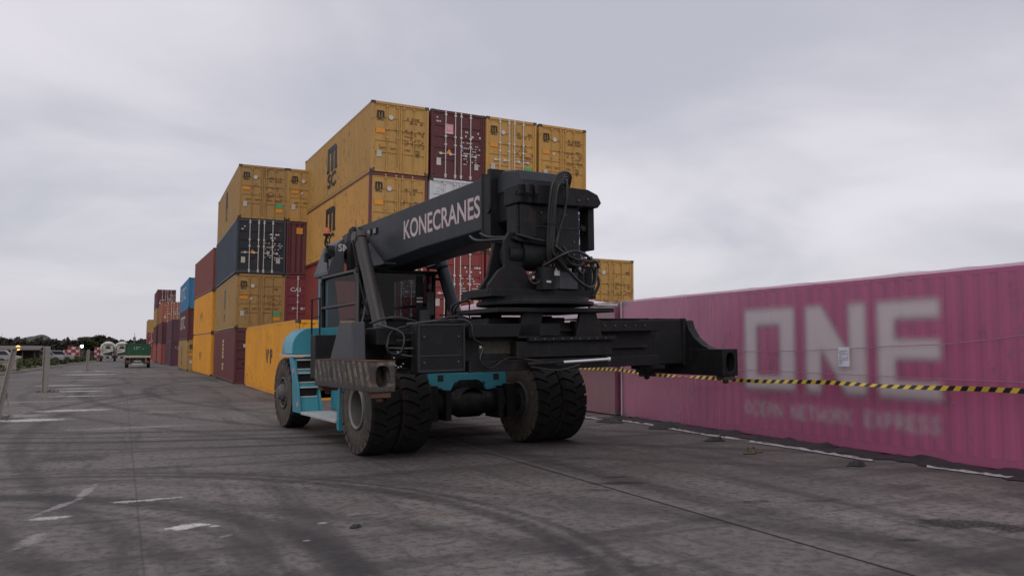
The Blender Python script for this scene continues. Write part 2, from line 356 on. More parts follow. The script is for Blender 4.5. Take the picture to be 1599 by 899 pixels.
# ------------------------------------------------------------------ shipping containers
W = 2.438
_cm = {}
def corr(mb, L0, L1, fn, pitch=.278, depth=.036):
    n = max(1, int(round((L1-L0)/pitch))); p = (L1-L0)/n; pts = []
    for i in range(n):
        a = L0+i*p; pts += [(a, 0), (a+.26*p, 0), (a+.5*p, depth), (a+.76*p, depth)]
    pts.append((L1, 0))
    vs = [fn(a, d, 0) for a, d in pts]+[fn(a, d, 1) for a, d in pts]; k = len(pts)
    mb.add(vs, [(i, i+1, k+i+1, k+i) for i in range(k-1)])
def body_mesh(L, H, end, dp=.036):
    key = ('body', L, round(H, 3), end, dp)
    if key in _cm: return _cm[key]
    mb = MB(); zb, zt = .16, H-.07
    corr(mb, .16, L-.16, lambda a, d, t: (.012+d, a, zb+(zt-zb)*t), depth=dp)
    corr(mb, .16, L-.16, lambda a, d, t: (W-.012-d, a, zb+(zt-zb)*t))
    corr(mb, .12, W-.12, lambda a, d, t: (a, L-.02-d, zb+(zt-zb)*t))
    corr(mb, .1, L-.1, lambda a, d, t: (.05+(W-.1)*t, a, H-.018-d*.6))
    if end == 'front': corr(mb, .12, W-.12, lambda a, d, t: (a, .02+d, zb+(zt-zb)*t))
    mb.box(.06, W-.06, .1, L-.1, .12, .15)
    _cm[key] = mb.mesh('container_walls'); return _cm[key]
def frame_mesh(L, H, end):
    key = ('frame', L, round(H, 3), end)
    if key in _cm: return _cm[key]
    mb = MB()
    for x in (0, W-.1):
        for y in (0, L-.16): mb.box(x+.003, x+.097, y+.003, y+.157, .118, H-.118)
        mb.box(x+.02, x+.08, .178, L-.178, H-.075, H-.004)         # top side rail
        mb.box(x+.025, x+.075, .178, L-.178, .02, .158)             # bottom side rail
    for y in (0.006, L-.066):
        mb.box(.163, W-.163, y, y+.06, H-.11, H-.006); mb.box(.163, W-.163, y, y+.06, .012, .155)
    mb.mi = 1
    for x in (-.003, W-.159):
        for y in (-.004, L-.174):
            for z in (0, H-.118): mb.box(x, x+.162, y, y+.178, z, z+.118)
    me = mb.mesh('container_frame'); me.materials.append(None); me.materials.append(dark_steel); _cm[key] = me; return me
def leaf_mesh(H):
    key = ('leaf', round(H, 3))
    if key in _cm: return _cm[key]
    mb = MB(); wd = 1.105; z0, z1 = .165, H-.12; n = 5; g = .09; rec = .028
    edge = .07; prof = [(z0, 0), (z0+.12, 0)]
    hh = (z1-z0-.24)/n
    for i in range(n):
        a = z0+.12+hh*i
        if i: prof += [(a-g/2-.02, 0), (a-g/2, rec), (a+g/2, rec), (a+g/2+.02, 0)]
    prof += [(z1, 0)]
    k = len(prof)
    mb.add([(x, .05+d, z) for x in (edge, wd-edge) for z, d in prof], [(i, i+1, k+i+1, k+i) for i in range(k-1)])
    mb.box(0, edge, .03, .09, z0, z1); mb.box(wd-edge, wd, .03, .09, z0, z1)
    mb.box(edge, wd-edge, .034, .088, z0, z0+.05); mb.box(edge, wd-edge, .034, .088, z1-.05, z1)
    for f in (.1, .36, .64, .9):                                   # hinges
        mb.box(-.045, .02, .012, .03, z0+(z1-z0)*f-.03, z0+(z1-z0)*f+.03)
    _cm[key] = mb.mesh('door_leaf'); return _cm[key]
def bar_mesh(H):
    key = ('bar', round(H, 3))
    if key in _cm: return _cm[key]
    mb = MB(); mb.cyl((0, .0, .06), (0, .0, H-.04), .021, n=8)
    for z in (.16, .5*H, H-.18, .62*H): mb.box(-.05, .05, -.018, .03, z-.035, z+.035)
    mb.box(-.035, .035, -.012, .03, .04, .12); mb.box(-.035, .035, -.012, .03, H-.1, H-.03)
    z = 1.05
    mb.box(-.02, .25, -.022, -.008, z-.018, z+.018); mb.box(.17, .27, -.018, .03, z-.05, z+.05)
    _cm[key] = mb.mesh('locking_bar'); return _cm[key]
def end_fn(x0, z0, y=.022): return lambda a, b: (x0+a, y, z0+b)
def side_fn(y0, z0, x=.003): return lambda a, b: (x, y0-a, z0+b)
def rows(mb, fn, n, rng, wd=.62, dz=.105, h=.045):
    """short rows of stencilled characters, too small to read"""
    for i in range(n):
        a = 0
        while a < wd:
            l = rng.choice((.05, .07, .1))
            if rng.random() < .46:
                p = [fn(a, -i*dz), fn(a+l, -i*dz), fn(a+l, -i*dz+h), fn(a, -i*dz+h)]; mb.add(p, [(0, 1, 2, 3)])
            a += l+.025
def quad(mb, fn, a0, b0, a1, b1): mb.add([fn(a0, b0), fn(a1, b0), fn(a1, b1), fn(a0, b1)], [(0, 1, 2, 3)])
def tri(mb, fn, a, b, s, up=True):
    mb.add([fn(a-s/2, b), fn(a+s/2, b), fn(a, b+s*.87)] if up else [fn(a-s/2, b+s*.87), fn(a+s/2, b+s*.87), fn(a, b)], [(0, 1, 2)])
def disc(mb, fn, a, b, r, n=14): mb.add([fn(a+r*math.cos(2*math.pi*i/n), b+r*math.sin(2*math.pi*i/n)) for i in range(n)], [tuple(range(n))])
def m_logo(mb, fn, w_, h_):
    """a rounded lower-case m above the letters sc"""
    s = w_; hb = h_*.60; z0 = h_*.40
    def bar(a0, a1, b0, b1): quad(mb, fn, a0*s, z0+b0*hb, a1*s, z0+b1*hb)
    bar(0, .24, 0, 1); bar(.39, .63, 0, .8); bar(.78, 1.02, 0, .8)
    bar(.2, .9, .78, 1); bar(.9, 1, .78, .93)
    bar(-.07, .2, 0, .1); bar(.8, 1.09, 0, .1)
    add_text(mb, 'SC', lambda a, b: fn(a+.04*s, b), .92*s, h_*.36, .03)
def container(label, X, Y, th, z, H=2.896, L=12.192, col='tan', end='door', door=None, bars=None, frame=None, dec=None, side=None, seed=0, group='stacked shipping containers', wrap=False):
    rng = random.Random(seed*7+3); X += rng.uniform(-.035, .035)*(not wrap); Y += rng.uniform(-.05, .05)*(not wrap)
    t = thing('shipping_container', label, 'container', (X, Y, z), R(-th), group)
    pmx = pm(col)
    def use(me, name, mat, parent=t, loc=None):
        o = inst(me, name, parent, loc)
        if not me.materials: me.materials.append(None)
        o.material_slots[0].link = 'OBJECT'; o.material_slots[0].material = mat; return o
    use(body_mesh(L, H, end, .022 if wrap else .036), 'wall_panels', pmx)
    use(frame_mesh(L, H, end), 'frame', pm(frame) if frame else pmx)
    dcol = pm(door or col); doors = []
    if end == 'door':
        for k, x in enumerate((.105, 1.228)):
            d = use(leaf_mesh(H), 'door', dcol, t, (x, 0, 0)); doors.append(d)
            for bxp in ((.55, .985), (.13, .56))[k]:
                bo = use(bar_mesh(H), 'locking_bar', bars or dcol, d, (bxp, 0, 0))
                if k == 0: bo.scale = (-1, 1, 1)
    def put(name, mb, mat, par=t):
        o = mb.build(name, mat, par, recalc=False); return o
    def shifted(x): return lambda x0, z0: end_fn(x0-x, z0)
    LF = (lambda x0, z0: end_fn(x0-.105, z0)); RF = (lambda x0, z0: end_fn(x0-1.228, z0))
    if dec == 'm':                                                   # tan line containers with the m-over-sc door mark
        l, r = doors
        mb = MB(); m_logo(mb, LF(.23, H-.78), .30, .40); put('logo', mb, black_mark, l)
        mb = MB(); disc(mb, LF(0, 0), .82, H-.62, .10); put('sticker', mb, white_mark, l)
        mb = MB(); quad(mb, LF(0, 0), .2, H-1.30, .58, H-1.12); put('sticker', mb, orange_mark, l) if seed % 3 else None
        if seed % 2:
            mb = MB(); tri(mb, LF(0, 0), .76, H-1.36, .16, False); put('placard', mb, white_mark, l)
        mb = MB(); quad(mb, LF(0, 0), .24, .62, .44, .88); put('placard', mb, grey_mark, l)
        mb = MB(); rows(mb, RF(1.5, H-.62), 2, rng, .62, .17, .075); rows(mb, RF(1.42, H-1.1), 9, rng, .8, .085, .035); put('lettering', mb, brown_mark, r)
        if seed % 3 == 1:
            mb = MB(); quad(mb, RF(0, 0), 1.86, .62, 2.2, .84); put('sticker', mb, green_mark, r)
            mb = MB(); quad(mb, RF(0, 0), 1.86, .40, 2.2, .60); put('sticker', mb, orange_mark, r)
        elif seed % 3 == 2:
            mb = MB(); tri(mb, RF(0, 0), 1.98, .74, .2, False); put('placard', mb, brown_mark, r)
    elif dec == 'w':                                                  # white door stencils
        l, r = doors
        mb = MB(); rows(mb, RF(1.55, H-.78), 2, rng, .70, .18, .085); rows(mb, RF(1.40, H-1.22), 9, rng, .85, .105, .042); put('lettering', mb, white_mark, r)
        mb = MB(); quad(mb, RF(0, 0), 1.98, .55, 2.18, .80); put('placard', mb, grey_mark, r)
        mb = MB(); quad(mb, LF(0, 0), .26, .52, .46, .82); put('placard', mb, grey_mark, l)
        mb = MB(); rows(mb, LF(.24, H-.42), 2, rng, .2, .14, .06); rows(mb, LF(.26, 1.02), 1, rng, .22); put('lettering', mb, white_mark, l)
        mb = MB(); tri(mb, LF(0, 0), .80, 1.02, .24); put('placard', mb, orange_mark, l)
    elif dec == 'tex':
        l, r = doors
        mb = MB(); rows(mb, RF(1.55, H-.86), 2, rng, .72, .18, .085); rows(mb, RF(1.40, H-1.30), 9, rng, .85, .115, .042); put('lettering', mb, white_mark, r)
        mb = MB(); quad(mb, RF(0, 0), 1.98, .50, 2.16, .76); put('placard', mb, grey_mark, r)
        mb = MB(); quad(mb, LF(0, 0), .26, .55, .46, .86); put('placard', mb, white_mark, l); mb = MB(); rows(mb, LF(.24, H-.36), 2, rng, .16, .16, .06); rows(mb, LF(.26, 1.06), 1, rng, .22); put('lettering', mb, white_mark, l)
        mb = MB(); quad(mb, LF(0, 0), .62, H-.98, 1.0, H-.56); put('sticker', mb, pink_mark, l)
        mb = MB(); add_text(mb, 'TEX', lambda a, b: end_fn(.64-.105, H-.80, .019)(a, b), .34, .16, .02); quad(mb, lambda a, b: end_fn(-.105, 0, .019)(a, b), .64, H-.96, .98, H-.90); put('lettering', mb, white_mark, l)
        mb = MB(); tri(mb, LF(0, 0), .82, 1.06, .26); put('placard', mb, orange_mark, l)
    elif dec == 'tri':
        l, r = doors
        mb = MB(); tri(mb, LF(0, 0), .70, 1.05, .32); put('placard', mb, cream_mark, l)
        mb = MB(); quad(mb, LF(0, 0), .55, .55, .85, .9); put('placard', mb, grey_mark, l)
        mb = MB(); quad(mb, LF(0, 0), .45, H-.95, .62, H-.78); quad(mb, LF(0, 0), .64, H-.95, 1.02, H-.91); quad(mb, LF(0, 0), .64, H-.80, 1.02, H-.77); put('lettering', mb, white_mark, l)
    elif dec == 'cai':
        l, r = doors
        mb = MB(); add_text(mb, 'CAI', LF(.28, H-.85), .52, .22, .03); put('lettering', mb, white_mark, l)
        for a_ in (.42, .9): mb = MB(); tri(mb, LF(0, 0), a_, .95, .12); put('placard', mb, grey_mark, l)
        mb = MB(); rows(mb, RF(1.5, H-.8), 8, rng, .7, .14, .06); put('lettering', mb, white_mark, r)
    elif dec == 'label':
        mb = MB(); quad(mb, end_fn(0, 0, .012), .5, H-.62, .82, H-.3); put('sticker', mb, orange_mark)
    elif dec == 'code':
        mb = MB(); rows(mb, end_fn(.55, H-.13, .002), 1, rng, 1.5, .1, .07); put('lettering', mb, brown_mark)
    elif dec == 'name':
        mb = MB(); rows(mb, end_fn(.5, H-.6, .012), 2, rng, 1.2, .2, .13); put('lettering', mb, white_mark)
    if side:
        kind, y0, z0, wd, ht, mt = side
        mb = MB()
        if kind == 'logo': m_logo(mb, side_fn(y0, z0), wd, ht)
        elif kind == 'column':                                        # tall vertical stencil of stacked characters
            k = 8
            for i in range(k):
                if i == 5: continue
                zc = z0+ht*(k-1-i)/k
                quad(mb, side_fn(y0, zc), 0, 0, wd*(.9 if i % 2 else 1), ht/k*.8)
        else: add_text(mb, kind, side_fn(y0, z0), wd, ht, .012)
        put('lettering', mb, mt)
    return t
# main stack: five columns
MX, MY, MT, MS, MH = 8.684, 31.234, -.91, 2.535, 2.918
def mpos(c, lv):
    t = R(MT); x = MX+c*MS*math.cos(t); y = MY-c*MS*math.sin(t)
    return x, y, MT, .02+lv*MH
H_ = 2.896
main = [
 (0, 3, dict(col='tan', dec='m', seed=2, frame='tan', side=('logo', 7.25, .48, 1.70, 1.95, black_mark)), 'tan container at the top left corner of the tallest stack, tall black logo on side'),
 (1, 3, dict(col='maroon', dec='tex', seed=3, bars=galv), 'maroon container with pale locking bars and a pink square sticker, in the top row'),
 (2, 3, dict(col='tan_b', dec='m', seed=4, bars=galv), 'tan container with silver locking bars, next to the maroon one with pink sticker'),
 (3, 3, dict(col='tan_b', dec='m', seed=5), 'tan container at the top right end of the tallest stack, outlined against the sky'),
 (0, 2, dict(col='ochre', dec='m', seed=8, frame='brown', door='tan', side=('logo', 7.25, .48, 1.70, 1.95, black_mark)), 'ochre container with brown corner posts, under the tan one with tall black logo'),
 (1, 2, dict(col='white', dec='w', seed=9, bars=galv), 'white container mostly hidden behind the black boom, under the maroon one'),
 (2, 2, dict(col='ochre', dec='m', seed=10), 'ochre container almost hidden by the boom, third column of the tallest stack, second row down'),
 (3, 2, dict(col='dark_blue', dec='w', seed=11, bars=galv), 'dark blue container seen through the gap at the right of the boom head'),
 (0, 1, dict(col='red', dec='w', seed=12, bars=galv), 'dull red container behind the cab, under the ochre one with brown posts'),
 (1, 1, dict(col='red', dec='w', seed=13, bars=galv), 'red container with white stencils framed between the boom and the right lift cylinder'),
 (2, 1, dict(col='red', dec='tex', seed=14, bars=galv), 'red container glimpsed behind the rotator under the boom head'),
 (3, 1, dict(col='red', dec='w', seed=21, bars=galv), 'red container hidden behind the boom head, beside the low tan one'),
 (4, 1, dict(col='tan', dec='m', seed=16), 'tan container two levels up at the far right of the tallest stack, sky above it'),
 (0, 0, dict(col='brown', dec='w', seed=17), 'brown container at the bottom of the tallest stack, hidden by the yellow one'),
 (1, 0, dict(col='maroon', dec='w', seed=18), 'maroon container on the ground in the second column of the tallest stack, behind the machine'),
 (2, 0, dict(col='tan_c', dec='m', seed=19), 'tan container on the ground behind the wrapped row, third column of tallest stack'),
 (3, 0, dict(col='brown', dec='w', seed=20), 'brown container on the ground behind the wrapped row, fourth column of tallest stack'),
 (4, 0, dict(col='maroon_b', dec='w', seed=15), 'maroon container on the ground under the low tan one, behind the wrapped row'),
]
for c, lv, kw, lab in main:
    x, y, th, z = mpos(c, lv); container(lab, x, y, th, z+gz(x, y), H=H_, **kw)
# second stack
SX, SY, ST, SS, SH = 5.03, 42.79, 1.05, 2.46, 2.79
def spos(c, lv):
    t = R(ST); return SX+c*SS*math.cos(t), SY-c*SS*math.sin(t), ST, .01+lv*SH
for c, lv, kw, lab in [
 (0, 3, dict(col='tan_c', dec='m', seed=22, side=('logo', 6.8, .7, 1.0, 1.7, black_mark)), 'tan container on top of the dark blue one, left end of the second stack'),
 (0, 2, dict(col='navy', dec='w', door='black_blue', bars=galv, seed=23), 'slate blue container with near black doors and silver bars, third level of the second stack'),
 (0, 1, dict(col='tan_c', dec='m', seed=25, side=('column', 6.2, .5, .8, 1.8, teal_mark)), 'tan container with a dark green vertical stencil, under the slate blue one'),
 (0, 0, dict(col='brown', dec='tri', door='maroon_b', seed=26, side=('column', 6.4, .55, .9, 1.75, cream_mark)), 'brown container on the ground with a cream vertical stencil, beside the yellow one'),
 (1, 3, dict(col='tan', dec='m', seed=29), 'tan container half hidden at the top of the second stack, touching the tallest stack'),
 (1, 2, dict(col='maroon', end='front', dec='label', seed=28), 'maroon container with a small orange label on a ribbed end wall'),
 (1, 1, dict(col='wine', dec='cai', bars=galv, seed=30), 'wine red container with a white three-letter mark on its door'),
 (1, 0, dict(col='tan_c', dec='m', seed=31), 'tan container on the ground behind the yellow one with black letters')]:
    x, y, th, z = spos(c, lv); container(lab, x, y, th, z+gz(x, y), H=SH-.02, **kw)
# the single yellow container beside the machine
container('bright yellow container alone on the ground behind the teal hood, black letters on side', 5.17, 27.46, 0, .01, H=2.71, col='yellow', end='front', dec='code', side=('V P', 6.25, 1.16, 1.6, .56, black_mark), seed=40, group='stacked shipping containers')
# further stacks along the aisle
def stack(X, Y, th, H, lst):
    for lv, (lab, kw) in enumerate(lst):
        if lab: container(lab, X, Y, th, gz(X, Y)+.01+lv*H, H=H-.02, **kw)
stack(5.27, 57.0, -1.0, 2.84, [
 ('orange yellow container on the ground, second yellow one along the row', dict(col='yellow', end='door', seed=41, side=('V P', 7.3, .9, 1.6, .7, orange_dark))),
 ('orange yellow container lying on another yellow one, under a brick red one', dict(col='yellow', end='door', seed=42, side=('V P', 7.3, .9, 1.6, .7, orange_dark))),
 ('faded brick red container on top of two yellow ones', dict(col='brick', end='door', seed=43))])
stack(4.82, 72.6, .3, 2.60, [
 ('tan container on the ground with a dark vertical stencil, under two with white letters', dict(col='tan_c', dec='m', seed=44, side=('column', 7.2, .4, .9, 1.7, black_mark))),
 ('maroon container with four large white letters on its side', dict(col='maroon', dec=None, end='front', seed=45, side=('SITC', 9.8, .95, 6.2, 1.15, white_mark))),
 ('blue container with four large white letters, top of its stack', dict(col='blue', end='front', seed=46, side=('SITC', 9.8, .95, 6.2, 1.15, white_mark)))])
container('red container peeping over the right edge of the blue one', 7.5, 74, 0, gz(7, 74)+7.9, H=2.6, col='brick', end='front', seed=48)
container('brown container third in the column behind the blue stack', 7.5, 74, 0, gz(7, 74)+5.27, H=2.6, col='brown', end='front', seed=49)
container('brown container second in the column behind the blue stack', 7.5, 74, 0, gz(7, 74)+2.64, H=2.6, col='brown', end='front', seed=50)
container('brown container on the ground in the column behind the blue stack', 7.5, 74, 0, gz(7, 74)+.01, H=2.6, col='brown', end='front', seed=51)
stack(4.95, 99.0, 0, 2.62, [
 ('dark plum container on the ground with small white lettering on its end', dict(col='plum', end='front', dec='name', seed=52)),
 ('plain dark plum container resting on the one with white lettering', dict(col='plum', end='front', seed=53))])
stack(4.45, 112.5, 0, 2.66, [
 ('salmon red container on the ground far down the row', dict(col='salmon', end='front', seed=54)),
 ('maroon container resting on the salmon red one', dict(col='maroon', end='front', seed=55)),
 ('orange brown container with pale door bars, third level far down the row', dict(col='orange_brown', dec='w', bars=galv, seed=56))])
stack(4.25, 125.3, 0, 2.60, [
 ('red container on the ground behind the salmon one', dict(col='salmon', end='front', seed=57)),
 ('maroon container second level behind the orange brown one', dict(col='maroon', end='front', seed=58)),
 ('tan container showing as a strip left of the orange brown one', dict(col='tan_c', end='front', seed=59)),
 ('maroon container with white stencils, topmost of the distant stacks', dict(col='maroon_b', dec='w', bars=galv, seed=60))])
stack(4.5, 176, 0, 2.64, [
 ('brick red container on the ground in the farthest stack, behind the green truck', dict(col='brick', end='front', seed=61)),
 ('dull red container with white marks in the farthest stack', dict(col='red', dec='w', bars=galv, seed=62)),
 ('tan container on top of the farthest stack', dict(col='tan_c', end='front', seed=63))])
# ---- wrapped magenta row on the right
PX, PY, PT = 11.5, 17.49, 1.095
def prow(b): return PX+b*math.sin(R(PT)), PY+b*math.cos(R(PT))
film_m, fn_, fb = newmat('shrink_film')
fn_.nodes.remove(fb)
out = [n for n in fn_.nodes if n.type == 'OUTPUT_MATERIAL'][0]
tcn = N(fn_, 'ShaderNodeTexCoord'); Vo = tcn.outputs['Object']
wr = NOISE(fn_, MAPV(fn_, Vo, scale=(1, .9, 7)), 1.6, 7, .62, .5); wr2 = NOISE(fn_, MAPV(fn_, Vo, scale=(1, 9, .9)), 1.3, 6, .6, .4)
hgt = MATH(fn_, 'ADD', MATH(fn_, 'MULTIPLY', wr, .6), MATH(fn_, 'MULTIPLY', wr2, .7))
bp = N(fn_, 'ShaderNodeBump'); bp.inputs['Strength'].default_value = .16; bp.inputs['Distance'].default_value = .02; fn_.links.new(hgt, bp.inputs['Height'])
tr = N(fn_, 'ShaderNodeBsdfTransparent'); tr.inputs[0].default_value = (.97, .95, .97, 1)
gl = N(fn_, 'ShaderNodeBsdfGlossy'); gl.inputs['Roughness'].default_value = .40; gl.inputs['Color'].default_value = (.95, .93, .96, 1); fn_.links.new(bp.outputs[0], gl.inputs['Normal'])
df = N(fn_, 'ShaderNodeBsdfDiffuse'); df.inputs[0].default_value = (.56, .36, .48, 1); fn_.links.new(bp.outputs[0], df.inputs['Normal'])
fr = N(fn_, 'ShaderNodeLayerWeight'); fr.inputs[0].default_value = .5
m1 = N(fn_, 'ShaderNodeMixShader'); fn_.links.new(MATH(fn_, 'MULTIPLY_ADD', SMOOTH(fn_, wr2, .45, .75), .05, .16), m1.inputs[0]); fn_.links.new(tr.outputs[0], m1.inputs[1]); fn_.links.new(df.outputs[0], m1.inputs[2])
m2 = N(fn_, 'ShaderNodeMixShader'); fn_.links.new(MATH(fn_, 'MULTIPLY_ADD', MATH(fn_, 'POWER', fr.outputs[1], 1.5), .50, .035, clamp=True), m2.inputs[0]); fn_.links.new(m1.outputs[0], m2.inputs[1]); fn_.links.new(gl.outputs[0], m2.inputs[2])
fn_.links.new(m2.outputs[0], out.inputs[0])
soft_m, sn, sb = newmat('faded_white_lettering')
at = N(sn, 'ShaderNodeAttribute'); at.attribute_name = 'ink'
sb.inputs['Base Color'].default_value = (.78, .76, .72, 1); sb.inputs['Roughness'].default_value = .7
sn.links.new(at.outputs['Fac'], sb.inputs['Alpha'])
def wrapped(label, b0, seed, col='magenta'):
    x, y = prow(b0)
    t = container(label, x, y, PT, gz(x, y)+.01, H=2.9, col=col, end='front', seed=seed, group='film wrapped magenta containers', wrap=True)
    mb = MB(); rng = random.Random(seed); L, H = 12.192, 2.9
    ny, nz = 90, 24; vs = []
    for j in range(nz+1):
        for i in range(ny+1):
            vs.append((-.035+.003*math.sin(i*.5+j*.35)+rng.uniform(-.0012, .0012), -.03+(L+.06)*i/ny, .03+(H+.0)*j/nz))
    mb.add(vs, [((j+1)*(ny+1)+i, (j+1)*(ny+1)+i+1, j*(ny+1)+i+1, j*(ny+1)+i) for j in range(nz) for i in range(ny)])
    for yy in (-.035, L+.035):                                         # ends
        mb.add([(-.035, yy, .03), (W+.035, yy, .03), (W+.035, yy, H+.03), (-.035, yy, H+.03)], [(0, 1, 2, 3)])
    n2 = 40; vs = []
    for i in range(n2+1):
        for k in range(5): vs.append((-.035+(W+.07)*k/4, -.03+(L+.06)*i/n2, H+.03+(.10*rng.random() if 0 < k < 4 else 0)))
    mb.add(vs, [(i*5+k, i*5+k+1, (i+1)*5+k+1, (i+1)*5+k) for i in range(n2) for k in range(4)])
    mb.add([(W+.035, -.03, .03), (W+.035, L+.03, .03), (W+.035, L+.03, H+.03), (W+.035, -.03, H+.03)], [(0, 1, 2, 3)])
    mb.build('plastic_wrap', film_m, t, smooth=70, recalc=False)
    return t
pk = wrapped('magenta container in clear plastic film with huge faded white letters, nearest at the right', -12.192, 70)
pk2 = wrapped('plain dark crimson container in plastic film, next along behind the spreader', .35, 71, 'crimson')
# soft lettering on the nearest one: coverage image blurred into a vertex attribute (container-local: y runs away from the camera)
def soft_letters(t, y_left, y_right, z0, z1, cover, blur, res):
    """cover(a,b) in 0..1 x 0..1 -> ink; a runs along the reading direction"""
    wd = y_left-y_right; ht = z1-z0; pad = blur*2
    nx = int((wd+2*pad)/res); nz = int((ht+2*pad)/res)
    G = [[cover((i*res-pad)/wd, (j*res-pad)/ht) for i in range(nx+1)] for j in range(nz+1)]
    k = max(1, int(round(blur/res)))
    def box(G):
        out = []
        for r in G:
            s = [0]
            for v in r: s.append(s[-1]+v)
            out.append([(s[min(len(r), i+k+1)]-s[max(0, i-k)])/(min(len(r), i+k+1)-max(0, i-k)) for i in range(len(r))])
        return out
    T = lambda G: [list(c) for c in zip(*G)]
    for _ in range(2): G = T(box(T(box(G))))
    mb = MB(); ink = []
    mb.add([(-.004, y_left-(i*res-pad), z0+(j*res-pad)) for j in range(nz+1) for i in range(nx+1)],
           [(j*(nx+1)+i, j*(nx+1)+i+1, (j+1)*(nx+1)+i+1, (j+1)*(nx+1)+i) for j in range(nz) for i in range(nx)
            if max(G[j][i], G[j][i+1], G[j+1][i], G[j+1][i+1]) > .004])
    o = mb.build('lettering', soft_m, t, recalc=False)
    a = o.data.attributes.new('ink', 'FLOAT', 'POINT'); a.data.foreach_set('value', [min(1, v) for r in G for v in r])
    return o
def cov_one(a, b):
    # glyph boxes measured along the word: O 0-.30, N .37-.675, E .735-1
    def r(a0, a1, b0, b1): return a0 <= a <= a1 and b0 <= b <= b1
    if r(0, .31, 0, 1): return 0.0 if r(.075, .225, .17, .80) else 1.0
    if r(.375, .685, 0, 1):
        if a < .455 or a > .600: return 1.0
        c = .455+(1-b)*.145     # diagonal
        return 1.0 if abs(a-(.40+(1-b)*.245)) < .062 else 0.0
    if r(.735, 1.0, 0, 1):
        if a < .815 or b < .17 or b > .81 or .41 < b < .60: return 1.0
    return 0.0
F57 = {'O': ("01110","10001","10001","10001","10001","10001","01110"), 'C': ("01111","10000","10000","10000","10000","10000","01111"), 'E': ("11111","10000","10000","11110","10000","10000","11111"),
 'A': ("01110","10001","10001","11111","10001","10001","10001"), 'N': ("10001","11001","11001","10101","10011","10011","10001"), 'T': ("11111","00100","00100","00100","00100","00100","00100"),
 'W': ("10001","10001","10001","10101","10101","11011","10001"), 'R': ("11110","10001","10001","11110","10100","10010","10001"), 'K': ("10001","10010","10100","11000","10100","10010","10001"),
 'X': ("10001","01010","01010","00100","01010","01010","10001"), 'P': ("11110","10001","10001","11110","10000","10000","10000"), 'S': ("01111","10000","10000","01110","00001","00001","11110"), ' ': ("00000",)*7}
def cov_line(a, b):
    s = 'OCEAN NETWORK EXPRESS'
    if not (0 <= a < 1 and 0 <= b < 1): return 0.0
    i = int(a*len(s)); fx = (a*len(s)-i)*6.2
    if fx >= 5: return 0.0
    return .85 if F57[s[i]][min(6, int((1-b)*7))][int(fx)] == '1' else 0.0
# world y of the word: 12.84 .. 8.42 -> container-local y = world y - origin y
oy = prow(-12.192)[1]
soft_letters(pk, 12.86-oy, 8.42-oy, .93, 2.50, cov_one, .050, .024)
soft_letters(pk, 12.86-oy, 8.42-oy, .42, .68, cov_line, .042, .014)
# seams in the film
mb = MB()
sp = lambda y, z: (-.058, y-oy, z)
def seam(pts, wd):
    for (y0, z0), (y1, z1) in zip(pts, pts[1:]): mb.add([sp(y0, z0-wd/2), sp(y1, z1-wd/2), sp(y1, z1+wd/2), sp(y0, z0+wd/2)], [(0, 1, 2, 3)])
seam([(13.2, 1.66), (12, 1.67), (11, 1.69), (10.2, 1.72), (9.4, 1.76), (8.4, 1.79), (7.6, 1.86), (6.6, 1.97)], .012)
seam([(13.0, 1.30), (11.6, 1.29), (10.2, 1.28), (8.6, 1.27), (7, 1.27)], .010)
for (y, z, d) in ((12.5, 1.02, .14), (8.2, 1.02, .12), (10.35, .95, .4), (9.95, 1.35, .2), (7.6, 1.65, .1)): seam([(y, z), (y-.04, z-d*.5), (y+.03, z-d)], .010)
mb.build('film_seam', paint('film_edge', (.33, .20, .27), .4, .2, 0, 4), pk, recalc=False)
mb = MB(); mb.add([sp(17.42, .05), sp(17.475, .05), sp(17.475, 2.9), sp(17.42, 2.9)], [(0, 1, 2, 3)]); mb.build('film_edge', paint('pale_film_edge', (.56, .46, .53), .4, .3, 0, 4), pk, recalc=False)
# printed notice
o = MB()
ny_ = thing('paper_notice', 'white printed sheet stuck on the film over the middle letter of the huge white word', 'notice', (11.26, 10.34, 1.50))
mb = MB(); mb.box(0, .004, -.235, 0, 0, .33); mb.build('sheet', paint('paper', (.66, .66, .74), .7, .05, 0, 5), ny_)
mb = MB(); rng = random.Random(5)
for i in range(11):
    z = .30-i*.026; a = .02
    while a < .20:
        l = rng.uniform(.02, .07)
        if rng.random() < .7: mb.add([(-.002, -a, z), (-.002, -min(a+l, .215), z), (-.002, -min(a+l, .215), z-.012), (-.002, -a, z-.012)], [(0, 1, 2, 3)])
        a += l+.012
mb.build('lettering', paint('grey_print', (.20, .20, .25), .7, 0, 0, 5), ny_, recalc=False)
# pale film draped over the top of the second wrapped container
x2, y2 = prow(1.6)
pale_m = paint('pale_film', (.66, .53, .60), .45, .25, 0, 1.2, bump=.5, dust=(.75, .66, .72))
mb = MB(); rng = random.Random(9); vs = []; n = 46
prof = ((-.075, 2.25), (-.085, 2.6), (-.07, 2.93), (-.02, 3.30), (.5, 3.42), (1.3, 3.40), (2.3, 3.25), (2.52, 2.7))
for i in range(n+1):
    f = sst(0, 4.5, i*10.6/n)
    for k, (px_, z) in enumerate(prof):
        zz = 2.97+(z-2.97)*f if z > 2.97 else z
        vs.append((px_+rng.uniform(-.012, .012), i*10.6/n, zz+rng.uniform(-.02, .02)*(k > 2)))
q = len(prof)
mb.add(vs, [(i*q+k, i*q+k+1, (i+1)*q+k+1, (i+1)*q+k) for i in range(n) for k in range(q-1)])
o = mb.build('plastic_sheet', pale_m, None, smooth=60); o.location = (x2, y2, .07); o.rotation_euler = (0, 0, R(-PT))
tag(o, 'pale pink plastic sheet bulging over the top of the farther wrapped container', 'plastic sheet')

